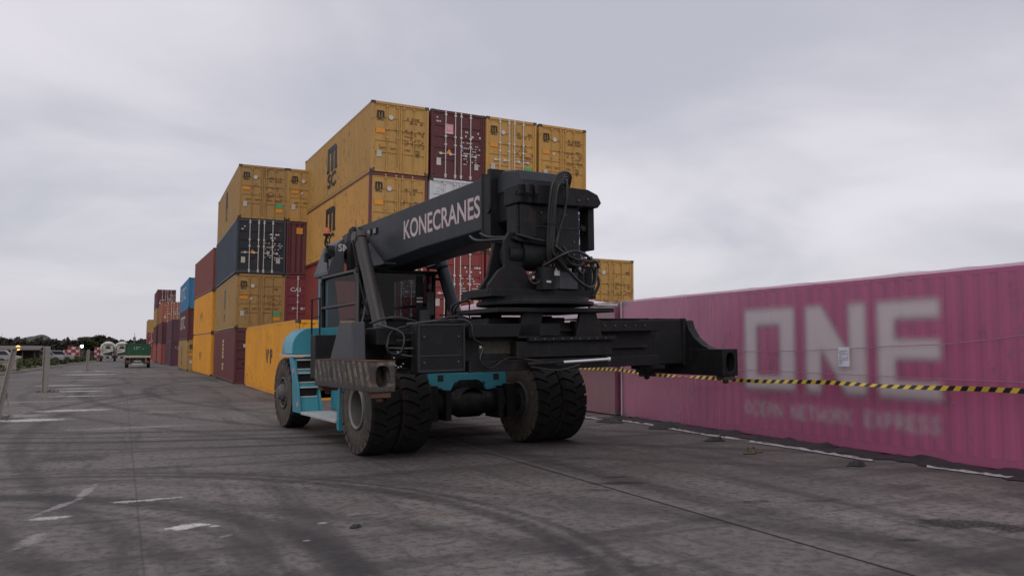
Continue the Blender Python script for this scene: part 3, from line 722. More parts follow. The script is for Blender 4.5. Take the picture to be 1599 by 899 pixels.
# ------------------------------------------------------------------ reach stacker (local: u across, w towards the front, z up)
mech = paint('black_machine_paint', (.0060, .0064, .0078), .58, .34, .14, 1.6, dust=(.028, .026, .025), streak=False, bump=.12, spec=.28)
mech2 = paint('charcoal_boom_paint', (.019, .023, .029), .50, .28, .05, .9, dust=(.048, .047, .050), streak=True, bump=.06, spec=.32)
greyp = paint('dark_grey_plate', (.050, .055, .066), .5, .3, .12, 1.5, dust=(.095, .09, .088), streak=True)
teal = paint('teal_machine_paint', (.036, .235, .305), .42, .34, .16, 1.6, dust=(.075, .13, .15), streak=True, bump=.05)
rubber = paint('tyre_rubber', (.010, .0095, .0095), .85, .5, 0, 2.5, dust=(.030, .027, .025), streak=False, bump=.25)
rubber_d = paint('dusty_sidewall', (.070, .057, .048), .9, .6, 0, 2.5, dust=(.150, .122, .100), streak=False, bump=.25)
rim_m = paint('pale_rim', (.22, .21, .20), .6, .4, .2, 3, dust=(.12, .10, .09), streak=False)
dish_m = paint('rim_dish', (.10, .098, .095), .6, .4, .2, 3, dust=(.07, .06, .055), streak=False)
hub_m = paint('dark_hub', (.10, .092, .088), .6, .4, .3, 3, dust=(.12, .10, .09), streak=False)
hose = paint('rubber_hose', (.013, .013, .014), .45, .2, 0, 3, dust=(.05, .05, .05), streak=False)
chrome, cnt, cb = newmat('chrome_rod'); cb.inputs['Base Color'].default_value = (.75, .75, .78, 1); cb.inputs['Metallic'].default_value = .6; cb.inputs['Roughness'].default_value = .35
step_m = paint('worn_step_edge', (.45, .46, .46), .6, .3, .05, 5, dust=(.25, .23, .21), streak=False)
rust_m = paint('rusty_steel', (.10, .045, .030), .85, .5, .8, 4, dust=(.13, .09, .07), streak=False, bump=.4)
mark_pink = paint('pale_pink_lettering', (.56, .45, .46), .6, .15, 0, 2)
glass, gn, gb = newmat('dark_cab_glass')
gn.nodes.remove(gb); go = [n for n in gn.nodes if n.type == 'OUTPUT_MATERIAL'][0]
a_ = N(gn, 'ShaderNodeBsdfTransparent'); a_.inputs[0].default_value = (.32, .38, .41, 1)
b_ = N(gn, 'ShaderNodeBsdfGlossy'); b_.inputs['Roughness'].default_value = .05; b_.inputs[0].default_value = (.9, .9, .9, 1)
f_ = N(gn, 'ShaderNodeLayerWeight'); f_.inputs[0].default_value = .5
x_ = N(gn, 'ShaderNodeMixShader'); gn.links.new(MATH(gn, 'MULTIPLY_ADD', MATH(gn, 'POWER', f_.outputs[1], 4.0), .14, .02), x_.inputs[0]); gn.links.new(a_.outputs[0], x_.inputs[1]); gn.links.new(b_.outputs[0], x_.inputs[2]); gn.links.new(x_.outputs[0], go.inputs[0])

RS = thing('reach_stacker', 'black and teal reach stacker with long boom and empty container spreader', 'reach stacker', (5.642, 13.583, .035), R(5))
RS.rotation_euler = (0, R(-.9), R(5))
def F(): return MB(True)
def part(name, mb, m, par=RS, smooth=None, bevel=0): return mb.build(name, m, par, smooth, bevel)
# frame: MB(True) takes (u, w, z)
mb = F(); mb.box(-.62, .62, -5.9, -.35, .62, 1.38); mb.box(-.90, .90, -6.4, -4.6, .75, 1.6); 
chassis = part('chassis', mb, mech, bevel=.02)
mb = F(); mb.prism([(-.80, 1.36), (-.30, 1.36), (-.26, 1.31), (.26, 1.31), (.30, 1.36), (.77, 1.37), (.77, 1.06), (.52, 1.05), (.47, 1.00), (.36, 1.00), (.30, 1.11), (.18, 1.18), (-.18, 1.18), (-.30, 1.11), (-.36, 1.0), (-.5, 1.0), (-.55, 1.05), (-.80, 1.05)], 'xz', -.02, .05)
plate = part('front_plate', mb, teal, bevel=.008)
for u in (-.56, .56):
    mb = F(); mb.box(u-.055, u+.055, .052, .056, 1.17, 1.28); part('opening', mb, black_mark, plate)
for u in (-.27, .30):
    mb = F(); mb.cyl((u, .052, 1.12), (u, .056, 1.12), .03, n=12); part('opening', mb, black_mark, plate)
mb = F(); mb.cyl((-1.0, 0, .77), (1.0, 0, .77), .20, n=20); mb.lathe([(-.34, .18), (-.2, .25), (.2, .25), (.34, .18)], 'x', (0, 0, .77), 24)
mb.lathe([(-.44, .001), (-.42, .09), (-.36, .17), (-.24, .23), (.2, .25)], 'y', (0, 0, .80), 24)
for u in (-.78, .78): mb.box(u-.09, u+.09, -.2, .22, .50, 1.1)
for u in (-.52, .52): mb.box(u-.05, u+.05, -.2, .30, .50, 1.02)
part('front_axle', mb, mech, smooth=35)
mb = F(); mb.cyl((-1.4, -5.35, .77), (1.4, -5.35, .77), .16, n=14); mb.box(-.7, .7, -5.55, -5.15, .6, 1.0); part('rear_axle', mb, mech)
# wheels
def tyre_mesh(Rr, wd, lugs=23):
    mb = MB(); h = wd/2
    prof = [(-h*.80, .345), (-h*.96, .42), (-h, .52), (-h*.97, Rr-.14), (-h*.90, Rr-.075), (-h*.80, Rr-.05), (h*.80, Rr-.05), (h*.90, Rr-.075), (h*.97, Rr-.14), (h, .52), (h*.96, .42), (h*.80, .345)]
    n = 66
    mb.mi = 1; mb.lathe(prof[:5], 'x', n=n); mb.mi = 0; mb.lathe(prof[4:8], 'x', n=n); mb.mi = 1; mb.lathe(prof[7:], 'x', n=n)
    for s in (-1, 1):                                       # staggered shoulder lugs running in towards the centre
        for k in range(lugs):
            t0 = 2*math.pi*(k+(.5 if s > 0 else 0))/lugs; dt = 2*math.pi/lugs*.80
            secs = [(s*h*1.0, Rr-.14, 0), (s*h*.99, Rr-.03, 0), (s*h*.80, Rr, .015), (s*h*.35, Rr+.004, .07), (s*h*-.03, Rr-.002, .135)]
            vs = []
            for a, r, sh in secs:
                for tt in (t0+sh, t0+sh+dt):
                    vs.append((a, r*math.cos(tt), r*math.sin(tt)))
                    rb = r-.06 if r > Rr-.1 else r-.02
                    vs.append((a*(.94 if abs(a) > .9*h else 1), rb*math.cos(tt), rb*math.sin(tt)))
            fs = []
            for i in range(len(secs)-1):
                a, b = i*4, i*4+4
                mb.mi = 1 if i == 0 else 0
                o = len(mb.v)
                mb.v += [] ; fs_i = [(a, a+2, b+2, b), (a, b, b+1, a+1), (a+2, a+3, b+3, b+2)]
                fs.append((mb.mi, fs_i))
            base = len(mb.v); mb.v += vs
            for mi, ff in fs:
                for f in ff: mb.f.append(tuple(i+base for i in f)); mb.m.append(mi)
            e = (len(secs)-1)*4
            mb.f.append((base+e, base+e+2, base+e+3, base+e+1)); mb.m.append(0)
    return mb.mesh('tyre', [rubber, rubber_d], smooth=28)
def rim_mesh(deep, s):
    mb = MB(); h = .25
    mb.lathe([(s*h*.80, .352), (s*h*1.0, .345), (s*h*1.02, .325), (s*h*.92, .30), (s*(h-.10), .292), (s*(h-deep), .285), (s*(h-deep), .10), (s*(h-deep+.05), .08), (s*(h-deep+.05), .001)][:4], 'x', n=36); mb.mi = 1
    mb.lathe([(s*h*.92, .30), (s*(h-.10), .292), (s*(h-deep), .285), (s*(h-deep), .10), (s*(h-deep+.05), .08), (s*(h-deep+.05), .001)], 'x', n=36)
    mb.lathe([(-s*h*.8, .352), (-s*h, .33), (-s*(h-.12), .29), (-s*(h-.2), .001)], 'x', n=36)
    for k in range(14):
        t = 2*math.pi*k/14; c = (s*(h-deep), .225*math.cos(t), .225*math.sin(t)); mb.cyl(c, (c[0]+s*.05, c[1], c[2]), .018, n=6)
    return mb.mesh('wheel', [rim_m, dish_m] if deep > .1 else [hub_m, hub_m], smooth=30)
TY = tyre_mesh(.775, .50)
RIMS = {(d, s): rim_mesh(d, s) for d in (.06, .26) for s in (-1, 1)}
def wheel(u, w_, deep, s, rot):
    o = inst(RIMS[(deep, s)], 'wheel', RS, (u, -w_, .772)); o.rotation_euler = (rot, 0, 0)
    inst(TY, 'tyre', o)
    if deep < .1:
        mb = MB(); mb.lathe([(s*.19, .20), (s*.28, .19), (s*.34, .13), (s*.36, .12), (s*.37, .001)], 'x', n=24)
        for k in range(12):
            t = 2*math.pi*k/12; mb.cyl((s*.28, .16*math.cos(t), .16*math.sin(t)), (s*.31, .16*math.cos(t), .16*math.sin(t)), .018, n=6)
        mb.build('hub_cap', hub_m, o, smooth=30)
for u, dp, s, r_ in ((-1.85, .26, -1, .1), (-1.28, .26, -1, .25), (1.28, .26, 1, .4), (1.85, .26, 1, .15)): wheel(u, 0, dp, s, r_)
for u, s, r_ in ((-1.64, -1, .3), (1.64, 1, .2)): wheel(u, -5.35, .06, s, r_)
# bodywork left and right
def rounded_hood(s):
    mb = F(); u0, u1 = (-2.06, -.95) if s < 0 else (.95, 2.06)
    prof = []; zb, zt, r = 1.64, 2.19, .42
    w0, w1 = -5.02, -3.98
    # cross-section across u with a rounded outer top edge, extruded along w with a rounded back
    sec = [(u0, zb), (u0, zt-r)]+[(u0+r-r*math.cos(R(a)), zt-r+r*math.sin(R(a))) for a in range(15, 91, 15)]+[(u1, zt), (u1, zb)] if s < 0 else \
          [(u0, zb), (u0, zt)]+[(u1-r+r*math.sin(R(a)), zt-r+r*math.cos(R(a))) for a in range(0, 91, 15)]+[(u1, zb)]
    nn = len(sec); vs = []; steps = [(w1, 0), (w1-.01, 0)]+[(w0+.3-.3*math.sin(R(a)), .3*(1-math.cos(R(a)))) for a in range(0, 91, 15)]
    for ww, inset in steps:
        for (u, z) in sec:
            uu = u+inset*.6*(1 if u < (u0+u1)/2 else -1); zz = z-inset*(z-zb)/(zt-zb)
            vs.append((uu, ww, zz))
    fs = [(i*nn+j, i*nn+(j+1) % nn, (i+1)*nn+(j+1) % nn, (i+1)*nn+j) for i in range(len(steps)-1) for j in range(nn)]
    fs += [tuple(range(nn)), tuple(range((len(steps)-1)*nn, len(steps)*nn))]
    mb.add(vs, fs); return mb
for s in (-1, 1):
    hd = part('rear_hood', rounded_hood(s), teal, smooth=40, bevel=.012)
    mb = F(); mb.box(min(s*2.07, s*1.05), max(s*2.07, s*1.05), -4.98, -3.82, 1.585, 1.632); part('deck_edge', mb, step_m, hd)
mb = F(); 

mb = F(); mb.box(-1.0, 1.0, -6.9, -5.95, .6, 2.2); part('counterweight', mb, mech, bevel=.1)
for s in (-1, 1):
    g_ = lambda a, b: (min(s*a, s*b), max(s*a, s*b))
    # stringer plate in front of the rear wheel, inner wall behind the steps
    mb = F(); mb.prism([(-3.95, 1.58), (-4.22, 1.58), (-3.98, 1.1), (-3.92, .45), (-3.42, .45), (-3.55, .95)], 'yz', *g_(2.06, 2.02)); mb.prism([(-3.9, 1.58), (-4.1, 1.58), (-3.6, .45), (-3.36, .45)], 'yz', *g_(1.62, 1.58)); 
    mb.prism([(-3.93, 1.57), (-3.97, 1.57), (-3.56, .46), (-3.52, .46)], 'yz', *g_(2.02, 1.62))
    st = part('stair', mb, teal, bevel=.006)
    for k, z in enumerate((1.36, 1.09, .80)):
        wk = -3.93+(1.57-z)*.365
        mb = F(); mb.box(*g_(1.99, 1.64), wk-.02, wk+.012, z-.02, z+.145); part('step_recess', mb, mech, st)
        mb = F(); mb.box(*g_(2.0, 1.63), wk-.02, wk+.06, z+.146, z+.172); mb.box(*g_(2.0, 1.63), wk-.02, wk+.035, z-.046, z-.021); part('step_edge', mb, step_m, st)
    for z, ww in ((1.30, -3.83), (.62, -3.52)):
        mb = F(); mb.cyl((s*2.061, ww-.04, z), (s*2.068, ww-.04, z), .055, n=14); part('reflector', mb, pink_mark, st)
    mb = F(); mb.box(*g_(2.05, 1.45), -3.36, -1.2, .43, .485); part('running_board', mb, step_m, bevel=.008)
    mb = F(); mb.box(*g_(1.42, .63), -3.4, -1.15, .5, 1.45); tank = part('side_tank', mb, teal, bevel=.03)
    mb = F(); mb.tube([(s*1.43, -1.9, .95), (s*1.5, -1.9, .95), (s*1.5, -1.5, .95), (s*1.43, -1.5, .95)], .018, k=1); mb.box(*g_(1.425, 1.421), -1.72, -1.70, .52, 1.4); part('handle', mb, step_m, tank)
    mb = F(); mb.prism([(-1.13, .34), (-1.03, .30), (-.93, 1.28), (-1.10, 1.36)], 'yz', *g_(2.05, 1.62)); part('front_mudguard', mb, teal, bevel=.01)
    # upper deck behind the front wheels and its handrail
    mb = F(); mb.box(*g_(1.58, .98), -3.85, -2.6, 1.46, 1.99); mb.box(*g_(1.75, 1.58), -3.55, -2.9, 1.50, 2.02); dk = part('side_cabinet', mb, mech, bevel=.015)
    mb = F(); mb.box(*g_(1.56, 1.25), -2.59, -2.57, 1.72, 1.76); mb.box(*g_(1.50, 1.25), -2.59, -2.57, 1.86, 1.88); part('label_strip', mb, white_mark, dk)
    mb = F(); mb.box(*g_(1.80, 1.74), -3.2, -3.17, 1.38, 1.95); part('label_strip', mb, step_m, dk)
    mb = F()
    for ww in (-3.75, -3.2): mb.cyl((s*1.72, ww, 2.0), (s*1.72, ww, 2.78), .018, n=8)
    mb.tube([(s*1.72, -3.75, 2.78), (s*1.72, -3.2, 2.78)], .018, k=1); mb.tube([(s*1.72, -3.75, 2.4), (s*1.72, -3.2, 2.4)], .014, k=1)
    part('handrail', mb, mech)
mb = F(); mb.box(-.97, .97, -5.8, -1.9, 1.4, 2.06); mb.box(-1.0, 1.0, -1.9, -1.0, 1.2, 1.75); part('deck', mb, mech, bevel=.02)
# boom support tower
for s in (-1, 1):
    q = lambda a: s*a
    mb = F(); mb.prism([(q(.97), 3.42), (q(.97), 3.50), (q(.74), 4.16), (q(.60), 4.28), (q(.575), 4.28), (q(.575), 3.42)], 'xz', -6.1, -5.05); part('boom_tower', mb, greyp, bevel=.02)
    mb = F(); mb.prism([(q(.83), 3.41), (q(.66), 3.41), (q(.42), 1.5), (q(.83), 1.5)], 'xz', -6.2, -5.46); part('tower_cheek', mb, teal, bevel=.02)
    mb = F(); mb.cyl((s*.45, -5.3, 3.98), (s*.9, -5.3, 3.98), .16, n=20); part('pivot_pin', mb, mech)
mb = F(); add_text(mb, 'SMV', lambda a, b: (-.72+a, -5.045, 3.98+b), .42, .17, .02); mb.build('lettering', white_mark, RS, recalc=False)
mb = F(); mb.cyl((-.95, -5.1, 3.5), (-.95, -5.1, 4.1), .018, n=8); mb.tube([(-.95, -5.1, 4.05), (-1.02, -5.1, 4.15), (-.98, -5.1, 4.35)], .022, k=3); mb.cyl((-.98, -5.1, 4.33), (-.98, -5.1, 4.37), .085, n=14)
mb.box(-.93, -.80, -5.15, -5.05, 3.85, 4.0); mb.box(-1.03, -.95, -5.16, -5.04, 3.72, 3.92); bst = part('beacon_post', mb, mech)
mb = F(); mb.lathe([(0, .075), (.10, .07), (.14, .045), (.15, .001)], 'z', (-.98, -5.1, 4.37), 16); part('beacon', mb, paint('orange_lens', (.52, .10, .02), .3, .1, 0, 4), bst, smooth=40)
# boom: outer box with chamfered underside
def boxsec(hw, z0, z1, ch): return [(-hw, z0+ch), (-hw, z1), (hw, z1), (hw, z0+ch), (hw-ch*1.1, z0), (-hw+ch*1.1, z0)]
def loft(mb, secs):
    n = len(secs[0][1]); vs = []
    for ww, s_ in secs: vs += [(u, ww, z) for u, z in s_]
    fs = [(i*n+j, i*n+(j+1) % n, (i+1)*n+(j+1) % n, (i+1)*n+j) for i in range(len(secs)-1) for j in range(n)]
    mb.add(vs, fs+[tuple(range(n)), tuple(range((len(secs)-1)*n, len(secs)*n))])
mb = F(); loft(mb, [(-5.6, boxsec(.44, 3.72, 4.42, .10)), (-4.6, boxsec(.45, 3.50, 4.49, .14)), (-3.2, boxsec(.45, 3.40, 4.50, .15)), (-1.0, boxsec(.45, 3.50, 4.52, .15)), (1.60, boxsec(.45, 3.56, 4.54, .14))])
boom = part('boom', mb, mech2, bevel=.015)
mb = F(); add_text(mb, 'KONECRANES', lambda a, b: (-.4535, -1.84+a*1.0, 3.895+b+a*.003), 3.19, .375, .018); mb.build('lettering', mark_pink, boom, recalc=False)
mb = F()
mb.box(-.50, .50, 1.47, 1.52, 3.52, 4.60); mb.box(-.51, .51, 1.70, 1.80, 3.47, 4.63); mb.box(-.49, .49, 1.52, 1.70, 3.53, 4.57)
mb.cyl((-.54, 1.75, 3.98), (-.50, 1.75, 3.98), .075, n=16)
part('boom_collar', mb, mech, boom, bevel=.008)
for s in (-1, 1):                                                   # sloping flange and pivot arm on each side of the boom root
    mb = F(); A = [(-4.55, 4.47, .50), (-3.9, 4.12, .56), (-3.1, 3.62, .68), (-2.72, 3.42, .76), (-2.25, 3.44, .72)]
    vs = []
    for ww, z, ux in A: vs += [(s*.452, ww, z), (s*ux, ww, z), (s*ux, ww+.02, z+.035), (s*.452, ww+.02, z+.035)]
    mb.add(vs, [(4*i+j, 4*i+(j+1) % 4, 4*i+4+(j+1) % 4, 4*i+4+j) for i in range(len(A)-1) for j in range(4)]+[(0, 1, 2, 3), tuple(range(4*len(A)-4, 4*len(A)))])
    part('flange', mb, greyp, boom, bevel=.004)
    mb = F(); mb.prism([(-4.55, 4.50), (-4.78, 4.46), (-4.92, 4.25), (-4.92, 3.40), (-4.70, 3.40), (-4.66, 4.15), (-4.45, 4.40)], 'yz', min(s*.565, s*.452), max(s*.565, s*.452)); part('pivot_arm', mb, mech, boom, bevel=.006)
lens_m = paint('lamp_lens', (.19, .175, .15), .4, .2, 0, 6)
for ww, z in ((-3.72, 4.27), (-3.38, 4.26)):
    mb = F(); mb.box(-.478, -.456, ww-.10, ww+.10, z-.07, z+.07); wl = part('work_lamp', mb, mech, boom, bevel=.008)
    mb = F(); mb.box(-.484, -.479, ww-.075, ww+.075, z-.05, z+.05); part('lamp_glass', mb, lens_m, wl)
# lift cylinders
for s in (-1, 1):
    mb = F(); t0, b0 = Vector((s*.87, -3.2, 4.08)), Vector((s*.87, -2.02, 2.15)); d = b0-t0
    mb.cyl(t0, t0+d*1.15, .135, n=24); mb.cyl(t0-d*.03, t0+d*.03, .16, n=20); mb.cyl((s*.70, -3.2, 4.06), (s*1.02, -3.2, 4.06), .13, n=20)
    mb.cyl((s*.70, -1.7, 1.66), (s*1.04, -1.7, 1.66), .16, n=18)
    lc = part('lift_cylinder', mb, paint('cylinder_paint', (.040, .037, .036), .42, .25, .1, 1.5, dust=(.08, .07, .065)) if s < 0 else mech2, smooth=35)
    mb = F(); mb.tube([(s*1.03, -3.2, 4.0), (s*1.03, -2.8, 3.2), (s*1.02, -2.3, 2.4)], .02, k=2); part('pipe', mb, mech, lc)
# cab
cab_d = mech
mb = F(); u0, u1, w0, w1, z0, z1 = -.98, .80, -5.42, -3.05, 2.08, 3.33
mb.box(u0-.02, u1+.02, w0, w1+.10, z1, z1+.07); mb.box(u0, u1, w0, w1, z0, z0+.12)
for u in (u0, u1-.06):
    mb.prism([(w1, z0+.1), (w1+.0, z0+.1), (w1+.04, z1), (w1-.06, z1), (w1-.08, z0+.1)], 'yz', u, u+.06); mb.box(u, u+.06, w0, w0+.08, z0+.1, z1)
    mb.box(u, u+.06, w0, w1, 2.66, 2.72)
mb.box(-.15, u1, w0, w0+.05, z0+.1, z1); mb.box(u0+.05, u1-.05, w0+.1, w1-.1, z1-.02, z1); mb.box(u0, u1, w1-.05, w1-.0, z0+.1, 2.30)
mb.box(.34, .52, w1-.02, w1+.0, 2.3, z1-.02)
cab = part('cab', mb, cab_d, bevel=.02)
mb = F(); mb.tube([(-1.0, w0, 2.1), (-1.0, w0, 3.2), (-1.0, w0+.12, 3.36), (-1.0, w1-.1, 3.36), (-1.0, w1, 3.28), (-1.0, w1, 2.2)], .03, k=1, n=8); mb.tube([(-1.0, w0, 2.66), (-1.0, w1, 2.68)], .028, k=1); mb.tube([(-1.0, w0, 2.17), (-1.0, w1, 2.2)], .03, k=1); part('door_frame', mb, paint('worn_grey_edge', (.05, .05, .053), .5, .3, 0, 4, dust=(.12, .12, .12)), cab)
mb = F(); mb.add([(u0+.05, w1-.03, 2.3), (u1-.05, w1-.03, 2.3), (u1-.05, w1+.0, z1), (u0+.05, w1+.0, z1)], [(0, 1, 2, 3)]); part('windscreen', mb, glass, cab)
mb = F(); mb.add([(u0+.03, w0+.08, 2.72), (u0+.03, w1-.08, 2.72), (u0+.03, w1-.06, z1), (u0+.03, w0+.08, z1)], [(0, 1, 2, 3)]); mb.add([(u0+.03, w0+.08, 2.2), (u0+.03, w1-.08, 2.2), (u0+.03, w1-.08, 2.66), (u0+.03, w0+.08, 2.66)], [(0, 1, 2, 3)]); part('side_window', mb, glass, cab)
mb = F(); mb.add([(u1-.03, w0+.08, 2.72), (u1-.03, w1-.08, 2.72), (u1-.03, w1-.06, z1), (u1-.03, w0+.08, z1)], [(0, 1, 2, 3)]); mb.add([(u1-.03, w0+.08, 2.2), (u1-.03, w1-.08, 2.2), (u1-.03, w1-.08, 2.66), (u1-.03, w0+.08, 2.66)], [(0, 1, 2, 3)]); part('side_window', mb, glass, cab)
mb = F(); mb.box(-.35, .2, -4.75, -4.2, 2.3, 2.55); mb.prism([(-4.75, 2.5), (-4.62, 2.5), (-4.72, 3.15), (-4.85, 3.15)], 'yz', -.33, .18); part('seat', mb, black_mark, cab, bevel=.04)
mb = F(); mb.cyl((-.08, -3.6, 2.2), (-.08, -3.75, 2.72), .03, n=8); mb.tube([(-.08+.2*math.cos(t), -3.76+.06*math.sin(t), 2.74+.18*math.sin(t)) for t in [i*math.pi/8 for i in range(17)]], .015, k=1); part('steering_wheel', mb, black_mark, cab)
mb = F(); mb.box(.36, .50, w1+.004, w1+.012, 2.72, 2.76); mb.box(.36, .50, w1+.004, w1+.010, 2.80, 2.83); part('label_strip', mb, white_mark, cab)
mb = F(); mb.box(.58, .74, -3.03, -2.98, 2.45, 2.95); mb.box(.34, .56, -2.9, -2.8, 2.1, 2.55); part('side_panel', mb, greyp, cab, bevel=.01)
mb = F(); mb.tube([(.84, -2.95, 2.1), (.98, -2.95, 2.25), (1.02, -2.95, 2.55), (1.02, -2.95, 3.12), (.97, -2.95, 3.22), (.72, -2.95, 3.23)], .03, k=2); mb.tube([(.84, -2.9, 2.45), (1.3, -2.9, 2.45), (1.3, -2.9, 2.1)], .018, k=1); part('guard_rail', mb, mech, cab)
mb = F(); mb.tube([(-.99, -3.0, 2.05), (-.99, -2.98, 3.3)], .03, k=1); mb.tube([(-.98, -2.95, 2.0), (-.8, -2.9, 2.9), (-.85, -2.9, 3.3)], .02, k=2); part('grab_handle', mb, paint('worn_handle', (.09, .085, .08), .4, .3, 0, 4), cab)
# inner boom and head
mb = F(); loft(mb, [(.6, boxsec(.38, 3.66, 4.44, .1)), (2.35, boxsec(.38, 3.66, 4.44, .1))])
inner = part('inner_boom', mb, mech, bevel=.015)
mb = F(); mb.prism([(1.81, 4.50), (2.05, 4.56), (2.46, 4.50), (2.56, 4.34), (2.56, 4.2), (1.81, 4.2)], 'yz', -.40, .50); part('head_cover', mb, mech2, bevel=.03)
mb = F()
mb.prism([(-.55, 4.22), (-.30, 4.255), (.74, 4.24), (.93, 4.17), (1.0, 4.04), (.93, 3.96), (-.55, 3.93)], 'xz', 2.30, 2.74)
mb.prism([(-.53, 3.93), (.60, 3.96), (.62, 3.50), (.60, 3.15), (.46, 3.02), (.22, 3.02), (.02, 3.30), (-.53, 3.36)], 'xz', 2.34, 2.66)
mb.prism([(-.50, 3.93), (-.32, 3.93), (-.20, 3.80), (-.20, 3.42), (-.50, 3.42)], 'xz', 2.66, 2.70)
head = part('boom_head', mb, mech, bevel=.02)
mb = F(); mb.box(.83, .95, 2.36, 2.60, 3.30, 3.98); mb.box(.77, .829, 2.44, 2.5, 3.55, 3.72); mb.cyl((.78, 2.5, 3.64), (.78, 2.56, 3.64), .05, n=10); part('side_post', mb, mech, head, bevel=.01)
mb = F()
for dx in (0, .10): mb.prism([(2.62, 4.26), (2.80, 4.21), (2.82, 4.08), (2.76, 3.94), (2.62, 3.94)], 'yz', -.46+dx*1.6, -.40+dx*1.6)
mb.cyl((-.55, 2.70, 4.08), (-.2, 2.70, 4.08), .055, n=12); part('lug', mb, mech, head, bevel=.006)
mb = F(); mb.cyl((-.40, 2.45, 3.17), (.12, 2.45, 3.17), .235, n=28); mb.cyl((-.62, 2.45, 3.17), (-.4, 2.45, 3.17), .17, n=24); mb.cyl((.12, 2.45, 3.17), (.6, 2.45, 3.17), .16, n=24); part('tilt_shaft', mb, mech, smooth=35)
# rotator: plate with lugs, ring, base
rot = F()
rot.prism([(-.99, 2.58), (-.98, 2.70), (-.80, 2.92), (-.70, 2.98), (-.70, 3.38), (-.62, 3.50), (-.50, 3.50), (-.41, 3.38), (-.38, 2.98), (-.12, 2.62)], 'xz', 2.50, 2.58)
rot.prism([(-.95, 2.62), (-.78, 2.86), (-.66, 3.38), (-.5, 3.40), (-.42, 3.1), (-.3, 2.62)], 'xz', 2.12, 2.19)
rot.box(-.98, .92, 1.7, 2.66, 2.52, 2.64); rot.box(.62, .72, 2.0, 2.5, 2.62, 3.2); rot.prism([(.55, 2.62), (.86, 2.62), (.88, 2.95), (.76, 3.30), (.62, 3.2)], 'xz', 2.36, 2.44)
rot.lathe([(2.40, .80), (2.40, .92), (2.46, .92), (2.46, .84), (2.52, .84)], 'z', (0, 2.3, 0), 40)
rotator = part('rotator', rot, mech, bevel=.01)
mb = F(); mb.cyl((-.02, 2.62, 2.64), (-.02, 2.62, 2.98), .15, n=18); mb.cyl((.0, 2.62, 2.98), (.0, 2.62, 3.08), .08, n=12); mb.box(-.22, -.08, 2.55, 2.7, 2.64, 2.8); part('hydraulic_motor', mb, mech, rotator, smooth=35)
mb = F(); mb.box(.22, .56, 2.45, 2.68, 2.655, 2.92); part('valve_block', mb, greyp, rotator, bevel=.012)
mb = F(); mb.cyl((.68, 2.5, 2.62), (.68, 2.5, 2.95), .11, n=16); mb.cyl((.92, 2.42, 2.55), (.92, 2.42, 3.05), .09, n=14); part('accumulator', mb, mech, rotator, smooth=35)
mb = F(); mb.box(-.09, -.01, 2.775, 2.782, 2.74, 2.77); mb.box(.02, .10, 2.72, 2.727, 3.0, 3.05); mb.box(.10, .20, 2.70, 2.71, 2.86, 2.96); mb.box(.34, .42, 2.70, 2.71, 2.93, 2.98); mb.box(.55, .60, 2.7, 2.71, 2.95, 3.02); mb.box(.96, 1.0, 2.55, 2.56, 3.08, 3.14); part('fitting', mb, step_m, rotator)
mb = F()
for s in (-1, 1): mb.cyl((s*.48, 1.66, 2.66), (s*.36, 1.63, 3.7), .017, n=10)
part('damper_rod', mb, hub_m, rotator)
for s in (-1, 1):
    mb = F(); mb.cyl((s*.485, 1.663, 2.62), (s*.43, 1.648, 3.1), .034, n=12); part('damper_barrel', mb, mech, rotator)
# ---- spreader
sp_ = F()
T = lambda u: .0105*u                                             # slight lean, higher on the right
def sbox(mb, u0, u1, w0, w1, z0, z1):
    mb.add([(u0,w0,z0+T(u0)),(u1,w0,z0+T(u1)),(u1,w1,z0+T(u1)),(u0,w1,z0+T(u0)),(u0,w0,z1+T(u0)),(u1,w0,z1+T(u1)),(u1,w1,z1+T(u1)),(u0,w1,z1+T(u0))], [(0,3,2,1),(4,5,6,7),(0,1,5,4),(1,2,6,5),(2,3,7,6),(3,0,4,7)])
# front beam: open-web box, rear beam, cross plates
sbox(sp_, -2.28, 1.98, 2.70, 2.74, 1.46, 2.10); sbox(sp_, -2.28, -1.55, 2.741, 2.92, 1.46, 2.13); sbox(sp_, -1.49, .05, 2.741, 2.93, 1.93, 2.12); sbox(sp_, -1.49, 1.98, 2.741, 2.92, 1.44, 1.60)
sbox(sp_, .35, 1.98, 2.741, 2.90, 1.99, 2.16); sbox(sp_, .4, 1.85, 2.741, 2.80, 1.72, 1.76); sbox(sp_, -2.28, 1.98, 2.2, 2.699, 2.04, 2.09); sbox(sp_, -2.28, 1.98, 2.2, 2.699, 1.44, 1.5)
sbox(sp_, -1.9, 2.2, 1.45, 1.52, 1.46, 2.08); sbox(sp_, -1.9, 2.2, 1.53, 2.15, 2.03, 2.085); sbox(sp_, .5, 1.97, 2.19, 2.695, 2.181, 2.20); sbox(sp_, -1.9, 2.2, 1.53, 2.15, 1.44, 1.5); sbox(sp_, -1.85, -1.6, 1.53, 2.69, 1.505, 2.02); sbox(sp_, 1.6, 1.8, 1.53, 2.69, 1.505, 2.02)
sbox(sp_, -.55, 1.05, 2.931, 3.0, 1.86, 1.92); sbox(sp_, -.9, 1.0, 1.6, 2.7, 2.10, 2.14); sbox(sp_, -.72, 1.02, 2.74, 2.93, 1.625, 1.858)
spreader = part('spreader', sp_, mech, bevel=.012)
mb = F()                                                            # rotator base table on four splayed legs
mb.prism([(-1.08, 2.275), (1.0, 2.295), (1.0, 2.36), (-1.08, 2.34)], 'xz', 1.45, 3.02)
mb.box(-.85, .9, 1.75, 1.80, 2.06, 2.25); mb.box(-1.0, -.62, 1.75, 2.6, 2.1, 2.2)
